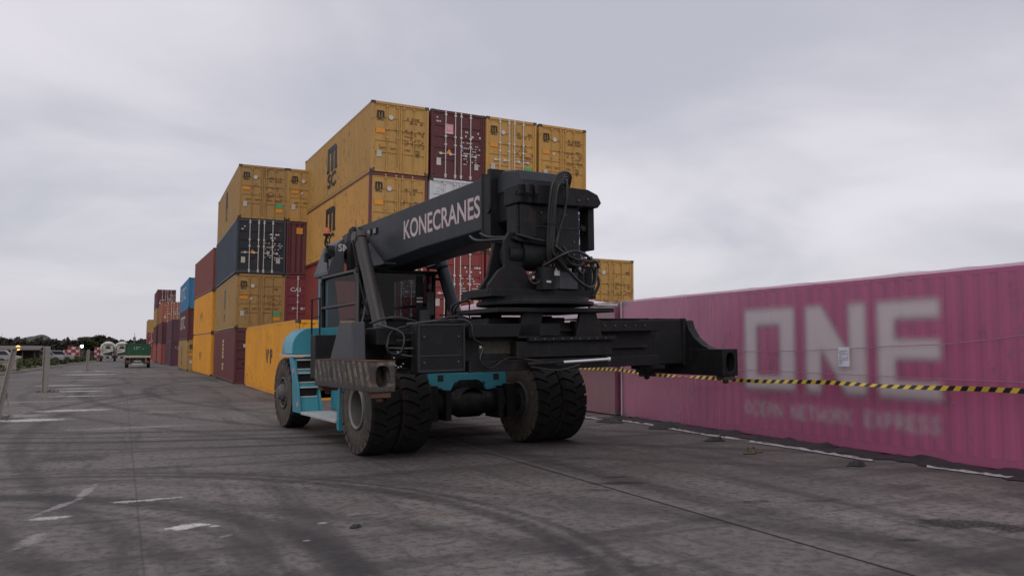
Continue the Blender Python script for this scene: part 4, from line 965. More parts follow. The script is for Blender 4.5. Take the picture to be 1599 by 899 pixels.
for (u0, u1) in ((-.60, -.25), (.42, .72)):
    for ww in (2.86, 1.62):
        mb.prism([(u0-.10, 1.90), (u1-.08 if u0 < 0 else u1+.12, 1.90), (u1, 2.28), (u0, 2.28)], 'xz', ww, ww+.07)
mb.box(-.58, .72, 1.7, 2.8, 2.0, 2.05)
part('turntable_base', mb, mech, spreader, bevel=.008)
mb = F(); mb.box(.98, 1.12, 2.55, 2.95, 2.40, 2.43); mb.box(.7, .98, 2.8, 2.99, 2.395, 2.42); part('tape_wad', mb, step_m, spreader)
for s, (wa, wb) in ((-1, (1.56, 2.02)), (1, (2.22, 2.66))):
    e = 2.80
    mb = F(); a, b = (-e, -1.2) if s < 0 else (1.2, e)
    sbox(mb, a, b, wa, wb, 1.51 if s < 0 else 1.44, 2.025 if s < 0 else 2.175); part('telescopic_beam', mb, mech, spreader, bevel=.012)
    mb = F()
    up = (e-.06, e+.06) if s > 0 else (-e-.06, -e+.06)
    if s > 0: mb.prism([(wa-.05, 2.19), (wb+.03, 2.19), (wb+.08, 2.05), (wb+.20, 1.90), (wb+.40, 1.77), (wb+.60, 1.70), (wb+.55, 1.32), (wa-.5, 1.32), (wa-.4, 1.75)], 'yz', e-.02, e+.14)
    else: mb.prism([(1.92, 2.15), (2.42, 2.14), (2.46, 1.62), (1.50, 1.62)], 'yz', -3.03, -2.84); mb.prism([(wa-.02, 2.10), (wb+.02, 2.10), (wb+.02, 1.45), (wa-.02, 1.45)], 'yz', -2.839, -2.76)
    if s > 0: mb.box(e-.10, e-.021, wa-.02, wb+.035, 1.43, 2.225); mb.box(e-.62, e-.1, wa+.1, wb-.05, 2.205, 2.222)
    part('gusset', mb, greyp if s < 0 else mech, spreader, bevel=.01)
# hazard stripes on the left end beam, worn paint on both
hz_m, hn_, hb_ = newmat('worn_hazard_stripes')
tcn = N(hn_, 'ShaderNodeTexCoord'); spx = N(hn_, 'ShaderNodeSeparateXYZ'); hn_.links.new(tcn.outputs['Object'], spx.inputs[0])
ph = MATH(hn_, 'ADD', MATH(hn_, 'MULTIPLY', spx.outputs[1], 4.7), MATH(hn_, 'MULTIPLY', spx.outputs[2], -2.2))
no = NOISE(hn_, tcn.outputs['Object'], 5, 6, .7)
fr_ = MATH(hn_, 'FRACT', MATH(hn_, 'ADD', ph, MATH(hn_, 'MULTIPLY', no, .12)))
stp = MATH(hn_, 'MULTIPLY', SMOOTH(hn_, fr_, .38, .44), MATH(hn_, 'SUBTRACT', 1.0, SMOOTH(hn_, fr_, .90, .97)))
n_ = NOISE(hn_, tcn.outputs['Object'], 9, 8, .75); n2_ = NOISE(hn_, tcn.outputs['Object'], 1.7, 3)
stc = MIXC(hn_, SMOOTH(hn_, n2_, .45, .6), (.20, .175, .145), (.26, .215, .10))
worn = MIXC(hn_, SMOOTH(hn_, n_, .36, .58), stc, (.07, .056, .048))
base = MIXC(hn_, SMOOTH(hn_, n_, .35, .7), (.028, .025, .025), (.075, .062, .055))
colr = MIXC(hn_, MATH(hn_, 'MULTIPLY', stp, SMOOTH(hn_, spx.outputs[2], 1.28, 1.36)), base, worn)
colr = MIXC(hn_, MATH(hn_, 'MULTIPLY', SMOOTH(hn_, NOISE(hn_, tcn.outputs['Object'], 6, 6, .7), .56, .68), .8), colr, (.09, .035, .025))
hn_.links.new(colr, hb_.inputs['Base Color']); hb_.inputs['Roughness'].default_value = .8
def tube_end(mb, uc, w0, w1, zc, hw, hh, wall=.05):
    # closed box with a deep rounded socket in its front face
    out = [(uc-hw, zc-hh), (uc+hw, zc-hh), (uc+hw, zc+hh), (uc-hw, zc+hh)]
    nseg = 24; rx, rz = hw*.56, hh*.70
    ell = [(uc+rx*math.copysign(abs(math.cos(t))**.75, math.cos(t)), zc+rz*math.copysign(abs(math.sin(t))**.75, math.sin(t))) for t in [2*math.pi*i/nseg for i in range(nseg)]]
    outp = []
    for i in range(nseg):
        t = 2*math.pi*i/nseg; cx_, cz_ = math.cos(t), math.sin(t); k = 1/max(abs(cx_), abs(cz_)); outp.append((uc+hw*cx_*k, zc+hh*cz_*k))
    vs = [(u, w1, z) for u, z in outp]+[(u, w1, z) for u, z in ell]+[(u, w1-.3, z) for u, z in ell]+[(u, w0, z) for u, z in outp]
    n = nseg; fs = []
    for i in range(n):
        j = (i+1) % n
        fs += [(i, j, n+j, n+i), (n+i, n+j, 2*n+j, 2*n+i), (3*n+i, 3*n+j, j, i)]
    fs += [tuple(range(2*n, 3*n)), tuple(range(3*n, 4*n))]
    mb.add(vs, fs)
end_m = paint('worn_end_steel', (.040, .034, .031), .8, .5, .5, 4, dust=(.085, .07, .06), streak=False, bump=.3)
for s, uc, w0, w1 in ((-1, -3.02, 1.28, 3.55), (1, 2.92, 1.35, 3.55)):
    mb = F(); zc = 1.463+T(uc)
    tube_end(mb, uc, w0, w1, zc, .165, .19 if s < 0 else .215)
    eb = part('end_beam', mb, hz_m if s < 0 else mech, spreader, bevel=.012)
    if s < 0:
        mb = F(); mb.cyl((uc-.1675, 2.02, zc+.02), (uc-.163, 2.02, zc+.02), .082, n=20); part('opening', mb, black_mark, eb)
        mb = F(); mb.box(uc-.168, uc+.168, w1-.12, w1+.012, zc+.191, zc+.199); mb.box(uc-.1675, uc+.168, 1.3, w1-.13, zc+.191, zc+.195); part('edge_plate', mb, rust_m, eb)
    for ww in (w1-.12, w0+.12):
        mb = F(); zb = zc-(.192 if s < 0 else .217); mb.box(uc-.12, uc+.12, ww-.09, ww+.09, zb-.07, zb); mb.lathe([(-.13, .001), (-.12, .04), (-.09, .052), (-.071, .04)], 'z', (uc, ww, zb), 12)
        part('twistlock', mb, rust_m if s < 0 else end_m, eb, bevel=.008)
mb = F(); mb.cyl((1.98, 2.62, 1.36), (1.98, 2.62, 1.48), .09, n=12); mb.box(1.72, 2.25, 2.5, 2.74, 1.39, 1.45); part('guide_block', mb, mech, spreader, bevel=.01)
mb = F(); mb.cyl((.02, 3.02, 1.545), (.86, 3.02, 1.575), .022, n=10); mb.cyl((.86, 3.02, 1.575), (.89, 3.02, 1.576), .034, n=10); part('hydraulic_rod', mb, chrome, spreader, smooth=40)
mb = F(); mb.cyl((-.6, 3.02, 1.525), (.02, 3.02, 1.545), .036, n=12); part('cylinder_barrel', mb, mech, spreader, smooth=40)
mb = F(); mb.box(-1.25, -.35, 2.742, 2.75, 1.68, 1.86); part('scuffed_panel', mb, paint('scuffed_olive', (.032, .030, .024), .7, .6, .3, 5, dust=(.075, .068, .05), streak=False), spreader)
mb = F()
for z in (1.47, 2.10): sbox(mb, -2.27, -1.56, 2.921, 2.932, z, z+.03)
for u in (-2.27, -1.585): sbox(mb, u, u+.025, 2.921, 2.932, 1.503, 2.097)
sbox(mb, -2.24, -1.6, 2.921, 2.93, 1.68, 1.70)
part('panel_frame', mb, mech2, spreader)
for u, z in [(-2.18, 1.60), (-2.18, 1.95), (-1.66, 1.60), (-1.66, 1.95)]+[(-.45+.16*i, 1.89) for i in range(9)]+[(.5+.2*i, 2.08) for i in range(7)]:
    mb = F(); w_b = 3.0 if 1.85 < z < 1.93 else (2.90 if z > 2 else 2.921)
    mb.cyl((u, w_b, z+T(u)), (u, w_b+.014, z+T(u)), .016, n=6); part('bolt', mb, greyp, spreader)
# machinery seen through the left end of the spreader
for bx in ((-2.75, -2.28, 1.2, 1.5, 1.5, 2.06), (-2.6, -1.0, -.9, -.6, 1.25, 2.0), (-2.7, -2.4, 2.1, 2.5, 1.82, 2.06), (-1.98, -1.9, 2.2, 2.6, 1.5, 2.0), (-2.5, -2.25, 2.25, 2.55, 1.62, 1.74)):
    mb = F(); mb.box(*bx); part('valve_block', mb, mech, spreader, bevel=.015)
mb = F(); mb.cyl((-2.45, 2.2, 1.80), (-1.9, 2.2, 1.82), .09, n=14); part('accumulator', mb, mech, spreader, smooth=40)
for i in range(9):
    t = R(70+i*32); mb = F(); mb.cyl((-2.40+.075*math.cos(t), 2.56, 1.62+.105*math.sin(t)), (-2.40+.075*math.cos(t), 2.58, 1.62+.105*math.sin(t)), .011, n=8); part('bolt', mb, step_m, spreader)
mb = F(); mb.cyl((-1.33, 2.95, 1.78), (-1.33, 2.97, 1.78), .018, n=8); part('fitting', mb, step_m, spreader)
# hoses
hs = F()
P = [[(-2.72, 2.3, 2.12), (-2.5, 2.55, 2.2), (-2.15, 2.5, 2.16), (-2.0, 2.3, 2.1)], [(-2.7, 2.5, 2.1), (-2.4, 2.7, 1.98), (-2.45, 2.75, 1.72), (-2.6, 2.72, 1.72), (-2.62, 2.7, 1.85), (-2.4, 2.6, 2.05), (-1.5, 2.8, 2.15)],
     [(-2.62, 2.65, 1.78), (-2.2, 2.8, 1.78), (-2.1, 2.8, 1.9), (-2.3, 2.75, 1.98)], [(-2.5, 2.7, 1.70), (-2.2, 2.78, 1.66), (-2.05, 2.8, 1.76)], [(-2.3, 2.6, 2.1), (-1.7, 2.85, 2.16), (-1.5, 2.98, 2.12), (-1.46, 3.0, 1.9), (-1.30, 2.98, 1.8), (-1.36, 3.0, 1.6), (-1.2, 3.02, 1.48), (-.9, 3.0, 1.62), (-.5, 3.0, 1.58), (.0, 3.04, 1.50)],
     [(-.9, 1.5, 2.1), (-1.1, 1.7, 2.35), (-.95, 1.9, 2.55), (-.6, 1.9, 2.6)], [(-1.0, 1.6, 2.1), (-1.2, 1.8, 2.4), (-1.0, 2.0, 2.5)], [(-.55, 3.03, 1.49), (-.1, 3.05, 1.43), (.3, 3.05, 1.50)],
     [(-2.2, 2.4, 2.12), (-1.95, 2.7, 2.15), (-1.6, 2.72, 2.22), (-1.3, 2.6, 2.18)], [(-1.9, -.2, 1.9), (-1.3, .3, 2.1), (-.5, .6, 2.2), (.4, .5, 2.1)]]
for p in P: hs.tube(p, .017, n=6, k=5)
part('hydraulic_hose', hs, hose, spreader, smooth=60)
hs = F()
P = []
for i in range(4):
    d = i*.045
    P.append([(.46-d*.5, 2.60, 4.28), (.43-d*.5, 2.70, 4.43-d*.6), (.26-d*.1, 2.80, 4.46-d*.8), (.06+d*.6, 2.86, 4.36-d*.6), (-.05+d*.8, 2.86, 4.12), (-.08+d*.8, 2.80, 3.5), (-.06+d*.8, 2.78, 3.2), (.0+d*2, 2.72, 2.95)])
P += [[(.20, 2.74, 4.40), (.27, 2.80, 4.32), (.27, 2.82, 4.1), (.24, 2.78, 3.8), (.16, 2.74, 3.5), (.10, 2.76, 3.3)],
      [(.1, 2.8, 3.25), (.35, 2.9, 3.0), (.75, 2.85, 3.1), (.95, 2.7, 3.02)], [(.05, 2.8, 3.3), (.3, 2.9, 3.12), (.6, 2.9, 3.08), (.95, 2.7, 3.12)], [(.0, 2.8, 3.2), (.4, 2.95, 2.75), (.7, 2.9, 2.7), (.9, 2.7, 3.0)],
      [(-.1, 2.7, 3.0), (.2, 2.95, 3.2), (.5, 2.9, 3.2), (.95, 2.6, 3.1)], [(.2, 2.8, 3.3), (.45, 2.9, 2.9), (.55, 2.85, 2.95), (.7, 2.7, 2.9)], [(-.55, 2.66, 3.46), (-.2, 2.75, 3.38), (.15, 2.75, 3.36)],
      [(-.5, 1.45, 3.62), (-.55, 1.9, 3.50), (-.4, 2.5, 3.45)], [(-.56, 1.2, 3.6), (-.7, 1.8, 3.45), (-.55, 2.66, 3.4)], [(.95, 2.5, 3.2), (1.08, 2.4, 2.95), (.98, 2.5, 2.6)], [(.85, 2.6, 3.1), (.95, 2.7, 2.8), (.86, 2.66, 2.55)],
      [(-.25, 2.7, 2.9), (-.36, 2.7, 2.8), (-.28, 2.72, 2.72), (-.18, 2.72, 2.76)]]
for p in P: hs.tube(p, .024, n=6, k=5)
part('hydraulic_hose', hs, hose, head, smooth=60)
mb = F(); mb.box(-.11, .07, 2.76, 2.84, 3.62, 3.65); part('hose_clamp', mb, mech, head)
for u, z in [(-.42, 4.02), (-.42, 4.16), (.3, 4.05), (.55, 4.05), (.72, 4.08), (-.1, 3.82), (.35, 3.82), (.5, 3.4), (.5, 3.2)]:
    w_b = 2.74 if z > 3.95 else 2.66
    mb = F(); mb.cyl((u, w_b, z), (u, w_b+.015, z), .02, n=6); part('bolt', mb, greyp, head)
mb = F(); mb.box(-.53, .6, 2.661, 2.672, 3.60, 3.615); mb.box(.18, .2, 2.661, 2.672, 3.10, 3.59); part('weld_seam', mb, mech2, head)

# ------------------------------------------------------------------ hazard tape along the wrapped row
tp_m, tn, tb = newmat('hazard_tape')
tcn = N(tn, 'ShaderNodeTexCoord'); spx = N(tn, 'ShaderNodeSeparateXYZ'); tn.links.new(tcn.outputs['Object'], spx.inputs[0])
ph = MATH(tn, 'FRACT', MATH(tn, 'ADD', MATH(tn, 'MULTIPLY', spx.outputs[1], 4.6), MATH(tn, 'MULTIPLY', spx.outputs[2], 4.0)))
colr = MIXC(tn, MATH(tn, 'GREATER_THAN', ph, .5), (.015, .013, .013), (.66, .47, .05)); tn.links.new(colr, tb.inputs['Base Color']); tb.inputs['Roughness'].default_value = .45
mb = MB(); n = 240; vs = []; y0, y1 = 4.6, 29.0
for i in range(n+1):
    y = y0+(y1-y0)*i/n
    tw = R(62*math.exp(-((y-9.6)/.55)**2)+70*math.exp(-((y-14.6)/.5)**2)+40*math.exp(-((y-19)/.6)**2))+.08*math.sin(y*2.3)
    wx, wy = prow(y-PY); xx = wx-.20+.03*math.sin(y*.8); zz = 1.185+.065*((y-12.0)/6.0)**2 if y < 18 else 1.25+.012*(y-18)
    zz = min(zz, 1.30)+.012*math.sin(y*1.9)+.016*math.sin(y*.7+1); tw += .35*math.sin(y*.9)*math.sin(y*3.1)
    hw = .036
    vs += [(xx-math.sin(tw)*hw, y, zz-math.cos(tw)*hw), (xx+math.sin(tw)*hw, y, zz+math.cos(tw)*hw)]
mb.add(vs, [(2*i, 2*i+1, 2*i+3, 2*i+2) for i in range(n)])
tag(mb.build('hazard_tape', tp_m, smooth=80, recalc=False), 'yellow and black striped barrier tape strung along the magenta containers', 'barrier tape')
# ------------------------------------------------------------------ plastic, dirt and a dark shadow-gap sheet along the foot of the wrapped row
def ribbon(name, ys, fx, wd, mat, label, cat, seed, lift=.01, amp=.02):
    rng = random.Random(seed); mb = MB(); vs = []
    for y in ys:
        c = fx(y); a = wd*(.55+.9*rng.random())
        for k in range(4):
            x = c-a/2+a*k/3+rng.uniform(-.015, .015); vs.append((x, y+rng.uniform(-.03, .03), gz(x, y)+lift+(rng.random()*amp if 0 < k < 3 else 0)))
    n = len(ys); mb.add(vs, [(i*4+k, i*4+k+1, (i+1)*4+k+1, (i+1)*4+k) for i in range(n-1) for k in range(3)])
    return tag(mb.build(name, mat, smooth=50, recalc=False), label, cat)
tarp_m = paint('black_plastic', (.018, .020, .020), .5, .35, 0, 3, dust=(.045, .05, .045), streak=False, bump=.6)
wh_pl = paint('dirty_white_plastic', (.36, .345, .35), .5, .95, 0, 3, dust=(.16, .15, .14), streak=False, bump=.5)
ribbon('plastic_sheet', [5+i*.2 for i in range(62)], lambda y: 11.15+.012*(y-11)+.06*math.sin(y*1.7), .62, tarp_m, 'crumpled black plastic standing in for the shadow gap along the foot of the lettered magenta container', 'plastic sheet', 3, .012, .09)  # dark sheet puts the shade between wall foot and white strips into colour
def seglab(a, b, sd, lab, off=0, wd=.07): ribbon('plastic_strip', [a+i*.12 for i in range(int((b-a)/.12))], lambda y: 10.72+off+.06*math.sin(y*1.3)+.10*math.sin(y*.45), wd, wh_pl, lab, 'plastic strip', sd, .014, .035)
seglab(5.2, 8.4, 11, 'dirty white plastic strip on the ground below the last letter at the right edge', .08, .075)
seglab(9.0, 11.9, 12, 'dirty white plastic strip on the ground below the middle of the huge white word', -.12, .085)
seglab(12.1, 16.6, 13, 'dirty white plastic strip on the ground below the left half of the lettered container', -.05, .065)
ribbon('plastic_strip', [16.9+i*.2 for i in range(55)], lambda y: 10.55+.05*math.sin(y), .12, wh_pl, 'dirty white plastic strip on the ground beside the rear tyre and the plain wrapped container', 'plastic strip', 14, .014, .03)
def rag(x, y, s, mat, label, seed, cat='debris'):
    rng = random.Random(seed); mb = MB(); n = 12; vs = [(0, 0, .32*s+.01)]
    for rr, hh in ((.5, .16), (1.0, .006)):
        for i in range(n):
            t = 2*math.pi*i/n; r = s*rr*rng.uniform(.6, 1.25); vs.append((r*math.cos(t)*1.3, r*math.sin(t)*.7, hh*s*2*rng.uniform(.3, 1.6)+.005))
    mb.add(vs, [(0, 1+i, 1+(i+1) % n) for i in range(n)]+[(1+i, 1+n+i, 1+n+(i+1) % n, 1+(i+1) % n) for i in range(n)])
    o = mb.build('debris', mat, smooth=30); o.location = (x, y, gz(x, y)+.004); o.rotation_euler = (0, 0, rng.uniform(-.6, .6)); tag(o, label, cat)
brown_r = paint('muddy_rag', (.05, .038, .028), .9, .5, .3, 6, streak=False, bump=.5)
rag(9.5, 10.6, .20, brown_r, 'dark brown muddy clump on the concrete below the first huge letter', 1)
rag(10.1, 12.25, .17, tarp_m, 'small dark scrap of plastic lying below the lettered container', 2)
rag(9.9, 8.8, .16, tarp_m, 'dark scrap of plastic lying in front of the white strip, below the middle letter', 3)
rag(10.35, 16.3, .22, tarp_m, 'dark heap of scraps at the gap between the two wrapped containers', 4)
rag(10.65, 14.6, .30, tarp_m, 'long black plastic scrap pushed against the foot of the lettered container', 5)
rag(2.15, 8.05, .06, tarp_m, 'tiny black scrap alone on the open yard in front of the machine', 6)
# ------------------------------------------------------------------ steel posts on the left
post_m = paint('pale_steel_post', (.24, .225, .21), .65, .4, .25, 3, dust=(.17, .15, .13))
rub_m = paint('rubble', (.16, .145, .13), .95, .6, .2, 5, dust=(.30, .28, .26), streak=False, bump=.5)
def hbeam(mb, p0, p1, wd=.20, dp=.16, ang=0):
    p0, p1 = Vector(p0), Vector(p1)
    def bar(a0, a1, b0, b1):
        q = [(a0, b0), (a1, b0), (a1, b1), (a0, b1)]; c, s = math.cos(ang), math.sin(ang); q = [(a*c-b*s, a*s+b*c) for a, b in q]
        mb.add([(p0.x+a, p0.y+b, p0.z) for a, b in q]+[(p1.x+a, p1.y+b, p1.z) for a, b in q], [(0, 1, 2, 3), (4, 5, 6, 7)]+[(i, (i+1) % 4, 4+(i+1) % 4, 4+i) for i in range(4)])
    bar(-wd/2, -wd/2+.022, -dp/2, dp/2); bar(wd/2-.022, wd/2, -dp/2, dp/2); bar(-wd/2+.022, wd/2-.022, -.01, .01)
def rubble(mb, x, y, s, n, seed):
    rng = random.Random(seed)
    for i in range(n):
        a = rng.uniform(0, 6.28); r = s*rng.random(); q = rng.uniform(.04, .12)*s*1.4; cx_, cy_ = r*math.cos(a), r*math.sin(a)
        vs = [(cx_+sx*q*rng.uniform(.5, 1.2), cy_+sy*q*rng.uniform(.5, 1.2), (0 if sz < 0 else q*rng.uniform(.6, 1.4))) for sz in (-1, 1) for sx, sy in ((-1, -1), (1, -1), (1, 1), (-1, 1))]
        mb.add(vs, [(0, 3, 2, 1), (4, 5, 6, 7), (0, 1, 5, 4), (1, 2, 6, 5), (2, 3, 7, 6), (3, 0, 4, 7)])
def post(x, y, h_, label, wd, lean=(0, 0), brace=False, seed=0, s=.4, ang=.25):
    z = gz(x, y); t = thing('steel_post', label, 'post', (x, y, z), 0, 'steel posts along the left side')
    mb = MB(); hbeam(mb, (0, 0, 0), (lean[0], lean[1], h_), wd, wd*.7, ang); mb.build('post', post_m, t)
    mb = MB(); rubble(mb, 0, 0, s, 16, seed); mb.build('rubble_footing', rub_m, t)
    if brace:
        mb = MB(); hbeam(mb, (.32, -.1, 0), (.06, .1, .9), .07, .05, .2); mb.build('brace', post_m, t)
        mb = MB(); mb.box(lean[0]-.06, lean[0]+.16, lean[1]-.05, lean[1]+.05, h_-.05, h_+.01); mb.build('top_plate', post_m, t)
    return t
post(-2.72, 23.8, 1.76, 'pale steel post leaning to the right with a short brace, at the left edge', .12, (.30, -.1), True, 1, .42)
post(-2.67, 36.8, 1.80, 'upright pale H-section post with rubble at its foot', .25, (0, 0), False, 2, .45, .1)
post(-2.49, 74.4, 1.75, 'smallest pale post far down the yard, in front of the white floodlight', .20, (.04, 0), False, 3, .5)
# ------------------------------------------------------------------ vehicles
veh_blk = paint('vehicle_black', (.018, .018, .018), .7, .4, .1, 3, streak=False); cream = paint('cream_panel', (.42, .38, .28), .6, .3, .1, 3); tip_g = paint('tipper_green', (.008, .066, .034), .5, .2, .05, 2)
drum_m = paint('mixer_white', (.60, .58, .53), .55, .35, .1, 2); lampr, _, lb = newmat('tail_lamp'); lb.inputs['Base Color'].default_value = (.45, .03, .02, 1)
def vwheels(t, ys, half=1.12, r=.5):
    for y in ys:
        for s in (-1, 1):
            mb = MB(); mb.lathe([(-.14, .2), (-.15, r-.08), (-.12, r), (.12, r), (.15, r-.08), (.14, .2), (.10, .18), (.10, .001)], 'x', (s*half, y, r), 20)
            mb.add([], []); mb.build('wheel', veh_blk, t, smooth=35)
x, y = 1.42, 88.0
t = thing('tipper_truck', 'green tipper truck seen from behind beside the far stacks', 'truck', (x, y, gz(x, y)), R(-1))
mb = MB(); sec = [(-.92, 1.22), (.92, 1.22), (1.14, 1.45), (1.16, 2.05), (1.06, 2.36), (-1.06, 2.36), (-1.16, 2.05), (-1.14, 1.45)]; mb.prism(sec, 'xz', .1, 5.2); mb.box(-1.18, 1.18, .04, .16, 2.3, 2.38); mb.box(-1.1, -1.02, .02, .1, 1.3, 2.3); mb.box(1.02, 1.1, .02, .1, 1.3, 2.3); bd = mb.build('tipper_body', tip_g, t, bevel=.03)
mb = MB(); rng = random.Random(3); rows(mb, lambda a, b: (-.45+a, .095, 1.98+b), 2, rng, .95, .16, .11); mb.build('lettering', paint('pale_green_letters', (.22, .38, .27), .6, 0, 0, 3), bd, recalc=False)
mb = MB(); mb.box(-1.16, 1.16, .0, .9, 1.0, 1.215); mb.build('rear_sill', cream, t, bevel=.02)
mb = MB(); mb.box(-.42, .42, .2, 6.8, .62, .99); mb.box(-.7, .7, .3, .5, .5, .99); mb.build('chassis', veh_blk, t)
mb = MB(); mb.box(-1.15, 1.15, .05, .18, .42, .55); bp_ = mb.build('rear_bumper', veh_blk, t)
mb = MB(); mb.box(-.5, .5, .03, .049, .32, .46); mb.build('number_plate', white_mark, bp_)
mb = MB(); mb.prism([(-.42, .60), (.42, .60), (.25, .70), (-.2, .72)], 'xz', .06, .09); mb.build('tow_bar', step_m, t)
for s in (-1, 1):
    mb = MB(); mb.box(s*.85-.16, s*.85+.16, .03, .05, .60, .70); mb.build('tail_lamp', lampr, t)
mb = MB(); mb.box(-1.15, 1.15, 5.5, 7.2, 1.0, 2.3); mb.build('cab', tip_g, t, bevel=.08)
vwheels(t, (1.0, 2.3, 6.4), 1.0)
mx = thing('mixer_truck', 'white concrete mixer truck, left one of the pair parked far down the yard', 'truck', (-2.05, 146, gz(-2, 146)), 0, 'concrete mixers parked side by side')
def mixer(t):
    mb = MB()
    prof = [(0, .42), (.1, .75), (.9, 1.15), (2.2, 1.18), (3.9, .8), (4.0, .001)]
    mb.lathe(prof, 'y', (0, .6, 2.05), 28); mb.lathe([(.0, .42), (.06, .36), (.4, .3), (.4, .001)], 'y', (0, .6, 2.05), 24)
    dr = mb.build('drum', drum_m, t, smooth=30)
    mb = MB(); mb.lathe([(.02, .80), (-.03, .86), (.0, .92), (.08, .86)], 'y', (0, .6, 2.05), 28); mb.build('drum_ring', veh_blk, dr)
    mb = MB(); mb.lathe([(.42, .001), (.40, .40)], 'y', (0, .20, 2.05), 20); mb.build('drum_mouth', veh_blk, dr)
    mb = MB(); mb.prism([(-.55, 2.75), (.55, 2.75), (.72, 2.95), (-.72, 2.95)], 'xz', .2, .55); mb.prism([(-.5, 2.0), (.5, 2.0), (.28, 1.72), (-.28, 1.72)], 'xz', .1, .5); mb.box(-.05, .75, .05, .15, 1.55, 1.7); mb.cyl((-.7, .05, 1.35), (.8, .0, 1.75), .13, n=10); mb.build('chute', grey_mark, t)
    mb = MB(); mb.box(-.75, -.68, .25, .35, .9, 2.9); mb.box(.68, .75, .25, .35, .9, 2.9); mb.box(-.5, .5, .3, 6.6, .65, .98)
    for z in (1.3, 1.7, 2.1, 2.5): mb.box(-1.02, -.76, .25, .3, z, z+.05)
    mb.box(-1.04, -1.0, .25, .3, .9, 2.9); mb.build('frame', grey_mark, t)
    mb = MB(); mb.box(-1.15, 1.15, .1, .3, .45, .85); b = mb.build('rear_bumper', veh_blk, t)
    for s in (-1, 1):
        mb = MB(); mb.box(s*.42-.2, s*.42+.2, .08, .098, .55, .72); mb.build('reflective_panel', white_mark, b)
    mb = MB(); mb.box(-1.15, 1.15, 5.0, 6.8, .8, 2.6); mb.build('cab', drum_m, t, bevel=.08)
    vwheels(t, (1.2, 2.5, 5.9), 1.02)
mixer(mx)
m2_ = copy_tree(mx); m2_.location = (.0, 146, gz(0, 146)); m2_['label'] = 'white concrete mixer truck, right one of the pair, next to the green tipper'
# ------------------------------------------------------------------ lamps, boards, buildings beyond the verge
pole_m = paint('grey_pole', (.16, .16, .16), .6, .2, .1, 3)
def lamp(x, y, h_, label, rgb, st, r, name='street_lamp'):
    z = gz(x, y); t = thing(name, label, 'lamp', (x, y, z))
    mb = MB(); mb.cyl((0, 0, 0), (0, 0, h_), .07, .05, n=8); mb.box(-.06, .4, -.06, .06, h_-.05, h_+.05); mb.build('pole', pole_m, t)
    mb = MB(); mb.lathe([(-r, .001), (-r*.7, r*.7), (0, r), (r*.7, r*.7), (r, .001)], 'z', (.3, -.1, h_-.1), 12); mb.build('lamp_head', emis(name+'_glow', rgb, st), t, smooth=60)
lamp(-10.25, 100.5, 2.05, 'street lamp glowing orange in front of the dark shed on the left', (1, .36, .08), 4.0, .26)
lamp(-5.7, 137, 2.45, 'floodlight shining white in front of the trees in the distance', (.95, .95, 1), 6.0, .22, 'floodlight')
wb_red = paint('board_red', (.20, .03, .03), .6, .2, 0, 3); wb_w = paint('board_white', (.48, .38, .38), .6, .2, 0, 3)
def board(x, y, wd, h_, label, seed):
    z = gz(x, y)+.15; t = thing('warning_board', label, 'sign', (x, y, z), 0, 'red and white warning boards'); rng = random.Random(seed)
    mb = MB(); mb.box(-wd/2, wd/2, 0, .05, .4, h_); mb.box(-wd/2+.1, -wd/2+.18, .02, .08, -.2, .4); mb.box(wd/2-.18, wd/2-.1, .02, .08, -.2, .4); mb.build('board', wb_red, t)
    mb = MB(); nx, nz = max(2, int(wd/.45)), max(3, int(h_/.5))
    for i in range(nx):
        for j in range(nz):
            if (i+j) % 2 == 0: mb.box(-wd/2+wd*i/nx, -wd/2+wd*(i+.9)/nx, -.012, -.004, .42+(h_-.42)*j/nz, .42+(h_-.42)*(j+.8)/nz)
    mb.build('white_square', wb_w, t)
board(-6.55, 139, 1.7, 2.2, 'broad red and white chequered board left of the floodlight', 1)
board(-7.6, 137, .5, 1.7, 'narrow red and white board at the left of the broad one', 2)
board(-5.55, 136, .5, .9, 'low red and white board just under the floodlight', 3)
board(-3.75, 152, .8, 2.2, 'red and white board beside the left concrete mixer', 4)
shed_m = paint('dark_shed_wall', (.055, .050, .048), .9, .3, .1, 1.5)
t = thing('shed', 'long low dark shed with open bays at the far left', 'shed', (-15.5, 102, -.30))
mb = MB(); mb.box(0, 7.2, 3, 3.2, 0, 2.0)
for k in range(7): mb.box(k*1.15, k*1.15+.14, 0, .2, 0, 1.75)
mb.box(0, 7.2, .2, 3, 0, .06); mb.build('wall', shed_m, t)
mb = MB(); mb.prism([(-.5, 1.70), (3.5, 2.1), (3.5, 2.2), (-.5, 1.82)], 'yz', -.3, 7.5); mb.build('roof', paint('shed_roof', (.09, .08, .08), .8, .3, .3, 1.5), t)
wall_m = paint('pale_wall', (.26, .235, .20), .9, .4, .1, 1.2)
mb = MB(); mb.box(0, 5.4, 0, .25, 0, .62); mb.box(-.02, 5.42, -.03, .28, .62, .68)
o = mb.build('low_wall', wall_m); o.location = (-12.5, 71, .05); tag(o, 'low beige wall on the verge in front of the shed, behind the leaning post', 'wall')
t = thing('mast', 'thin distant mast with a box near its top, above the green truck', 'mast', (3.25, 270, gz(0, 190)))
mb = MB(); mb.cyl((0, 0, 0), (0, 0, 6.8), .10, .06, n=6); mb.build('pole', pole_m, t); mb = MB(); mb.box(-.4, .4, -.3, .3, 4.6, 5.6); mb.build('box', pole_m, t)
car_w = paint('white_car', (.27, .27, .27), .4, .2, 0, 2); car_g = newmat('car_window')[0]; car_g.node_tree.nodes['Principled BSDF'].inputs['Base Color'].default_value = (.02, .02, .025, 1); car_g.node_tree.nodes['Principled BSDF'].inputs['Roughness'].default_value = .15
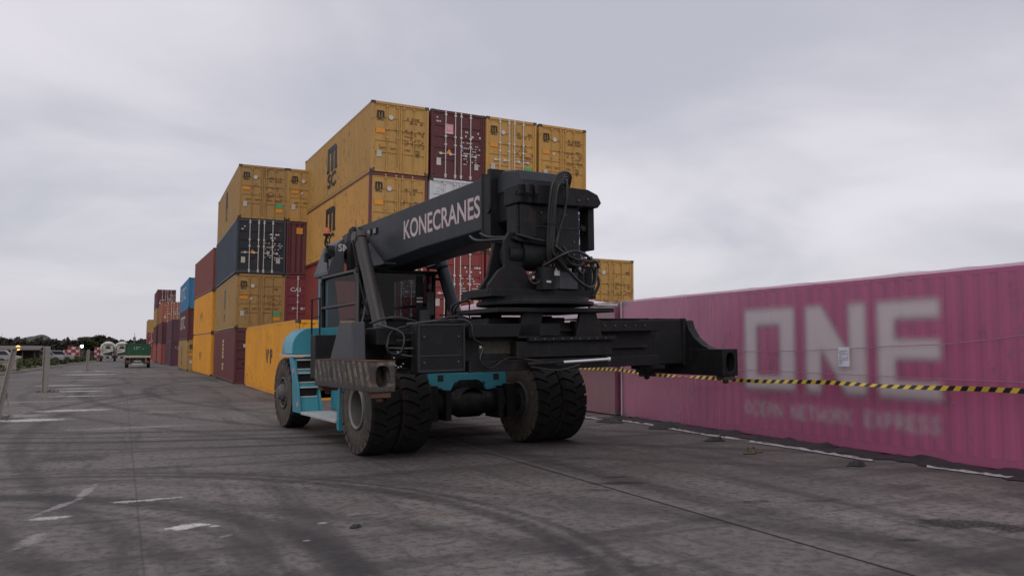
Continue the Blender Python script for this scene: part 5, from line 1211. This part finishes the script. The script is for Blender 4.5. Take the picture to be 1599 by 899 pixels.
def car(x, y, rz, label):
    t = thing('parked_car', label, 'car', (x, y, gz(x, y)+.3), rz, 'pale cars parked beyond the verge')
    mb = MB(); mb.prism([(-2.1, .3), (2.1, .3), (2.15, .75), (1.2, .9), (.7, 1.4), (-1.2, 1.42), (-1.9, .95), (-2.15, .85)], 'xz', -.8, .8); mb.build('body', car_w, t, bevel=.08)
    mb = MB(); mb.prism([(1.05, .92), (.66, 1.33), (-1.15, 1.35), (-1.7, .96)], 'xz', -.81, .81); mb.build('window', car_g, t)
    for xx in (-1.3, 1.3):
        mb = MB(); mb.cyl((xx, -.82, .32), (xx, .82, .32), .32, n=16); mb.build('wheel', veh_blk, t)
car(-8.1, 106, .1, 'pale car parked beyond the verge, just right of the orange lamp')
car(-11.6, 99.5, 0, 'pale car parked in front of the dark shed at the left edge')
car(-7.6, 116, .3, 'pale car parked beyond the verge, behind the upright H-section post')
# ------------------------------------------------------------------ plants
def leaf_mat(name, a, b):
    m, nt, bs = newmat(name); oi = N(nt, 'ShaderNodeNewGeometry'); n1 = NOISE(nt, oi.outputs['Position'], 1.1, 4, .6)
    nt.links.new(MIXC(nt, SMOOTH(nt, n1, .38, .64), a, b), bs.inputs['Base Color']); bs.inputs['Roughness'].default_value = .8; bs.inputs['Specular IOR Level'].default_value = .2
    return m
lf_d = leaf_mat('dark_leaves', (.026, .025, .020), (.055, .052, .036)); lf_g = leaf_mat('green_leaves', (.032, .042, .016), (.075, .085, .035)); lf_b = leaf_mat('brown_leaves', (.045, .037, .032), (.085, .070, .058))
bark = paint('bark', (.06, .05, .042), .9, .3, 0, 3)
def leaves(mb, blobs, n, s, rng):
    for i in range(n):
        cx_, cy_, cz_, rx, ry, rz_ = rng.choice(blobs)
        a = rng.uniform(0, 6.283); c = rng.uniform(-1, 1); r = rng.random()**.45; q = math.sqrt(1-c*c)
        p = Vector((cx_+rx*r*q*math.cos(a), cy_+ry*r*q*math.sin(a), cz_+rz_*r*c))
        nn = Vector((rng.gauss(0, 1), rng.gauss(0, 1), rng.gauss(0, 1)+.3)).normalized(); u = nn.orthogonal().normalized(); v = nn.cross(u); l = s*rng.uniform(.6, 1.4)
        mb.add([p-u*l-v*l*.5, p+u*l-v*l*.6, p+u*l*.8+v*l*.6, p-u*l*.7+v*l*.5], [(0, 1, 2, 3)])
def crown_mesh(seed, n=900, s=.17):
    rng = random.Random(seed); blobs = []
    for i in range(11):
        a = rng.uniform(0, 6.28); r = rng.uniform(.1, .85); blobs.append((r*math.cos(a), r*math.sin(a), rng.uniform(-.55, .75)*(1.1-r*.5), rng.uniform(.28, .55), rng.uniform(.28, .55), rng.uniform(.22, .42)))
    mb = MB(); leaves(mb, blobs, n, s*.6, rng); return mb.mesh('crown', [lf_d], recalc=False)
def trunk_mesh(seed):
    rng = random.Random(seed); mb = MB(); mb.cyl((0, 0, 0), (.02, 0, .55), .05, .035, n=8)
    for i in range(5):
        a = rng.uniform(0, 6.28); mb.cyl((.02, 0, .45+.05*i), (.35*math.cos(a), .35*math.sin(a), .75+.08*i), .022, .008, n=6)
    return mb.mesh('trunk', [bark])
CR = [crown_mesh(s) for s in (1, 2, 3)]; TK = [trunk_mesh(s) for s in (1, 2)]
def tree(x, y, h_, wd, k, label, mat=lf_d, z=None):
    t = thing('tree', label, 'tree', (x, y, (gz(x, y) if z is None else z)), random.uniform(0, 6), 'trees on the horizon')
    c = inst(CR[k % 3], 'crown', t, (0, 0, h_*.60)); c.scale = (wd/2*1.05, wd/2*1.05, h_*.40); c.material_slots[0].link = 'OBJECT'; c.material_slots[0].material = mat
    q = inst(TK[k % 2], 'trunk', t); q.scale = (wd*.4, wd*.4, h_*.95)
def hx(px_, y): return (-.1113+(px_-8)*.00061)*y
tl = [(hx(a, y), y, h_, wd, k, lab, m_) for a, y, h_, wd, k, lab, m_ in (
      (2, 285, 6.3, 8, 0, 'dark tree at the extreme left of the horizon', lf_d), (17, 300, 5.6, 8, 1, 'brownish tree behind the shed roof at the far left', lf_b), (32, 305, 5.0, 7, 2, 'dark rounded tree above the orange lamp', lf_d),
      (47, 310, 5.2, 8, 0, 'brown bushy tree just past the orange lamp', lf_b), (64, 300, 5.2, 7, 1, 'dark tree above the upright H-section post', lf_d), (82, 310, 5.0, 8, 2, 'low brown tree between the upright post and the chequered boards', lf_b), (100, 300, 4.4, 7, 0, 'low dark tree behind the chequered boards', lf_d),
      (114, 290, 5.6, 6, 1, 'dark green tree close beside the floodlight', lf_d), (130, 295, 6.0, 7, 2, 'green tree right behind the floodlight', lf_g), (146, 300, 6.9, 8, 0, 'tallest dark tree, beside the left concrete mixer', lf_d), (161, 300, 7.0, 8, 1, 'broad dark tree behind the left concrete mixer', lf_d), (176, 310, 5.6, 7, 2, 'dark tree behind the gap between the two concrete mixers', lf_d), (189, 320, 4.4, 6, 0, 'lowest dark tree, behind the right concrete mixer', lf_d))]
for i, (x, y, h_, wd, k, lab, m_) in enumerate(tl): tree(x, y, h_, wd, k, lab, m_)
def mass(name, label, spots, n, s, mat, seed, kind='stuff'):
    rng = random.Random(seed); mb = MB(); leaves(mb, spots, n, s, rng); o = mb.build(name, mat, recalc=False); return tag(o, label, 'undergrowth', None, kind)
rng = random.Random(31)
sp1 = [(kx(y)-.9-rng.random()*2.5, y, gz(0, y)+.40, .9, 1.2, .32+.25*rng.random()) for y in [48+i*1.1 for i in range(95)]]
mass('undergrowth', 'tangled dark green weeds along the kerb on the left', sp1, 9000, .12, lf_g, 4)
sp2 = [(hx(rng.uniform(-5, 150), y), y, gz(0, y)+.4, 1.6, 2.4, rng.uniform(.6, 1.7)) for y in [rng.uniform(160, 250) for i in range(110)]]
mass('scrub', 'brown and green scrub filling the ground below the distant trees', sp2, 9000, .28, lf_b, 5)
sp3 = [(rng.uniform(-75, 25), rng.uniform(330, 390), rng.uniform(.4, 1.6), 5, 5, rng.uniform(2.4, 4.6)) for i in range(120)]
mass('far_wood', 'dark far wood below the hill on the left horizon', sp3, 9000, .8, lf_d, 6)
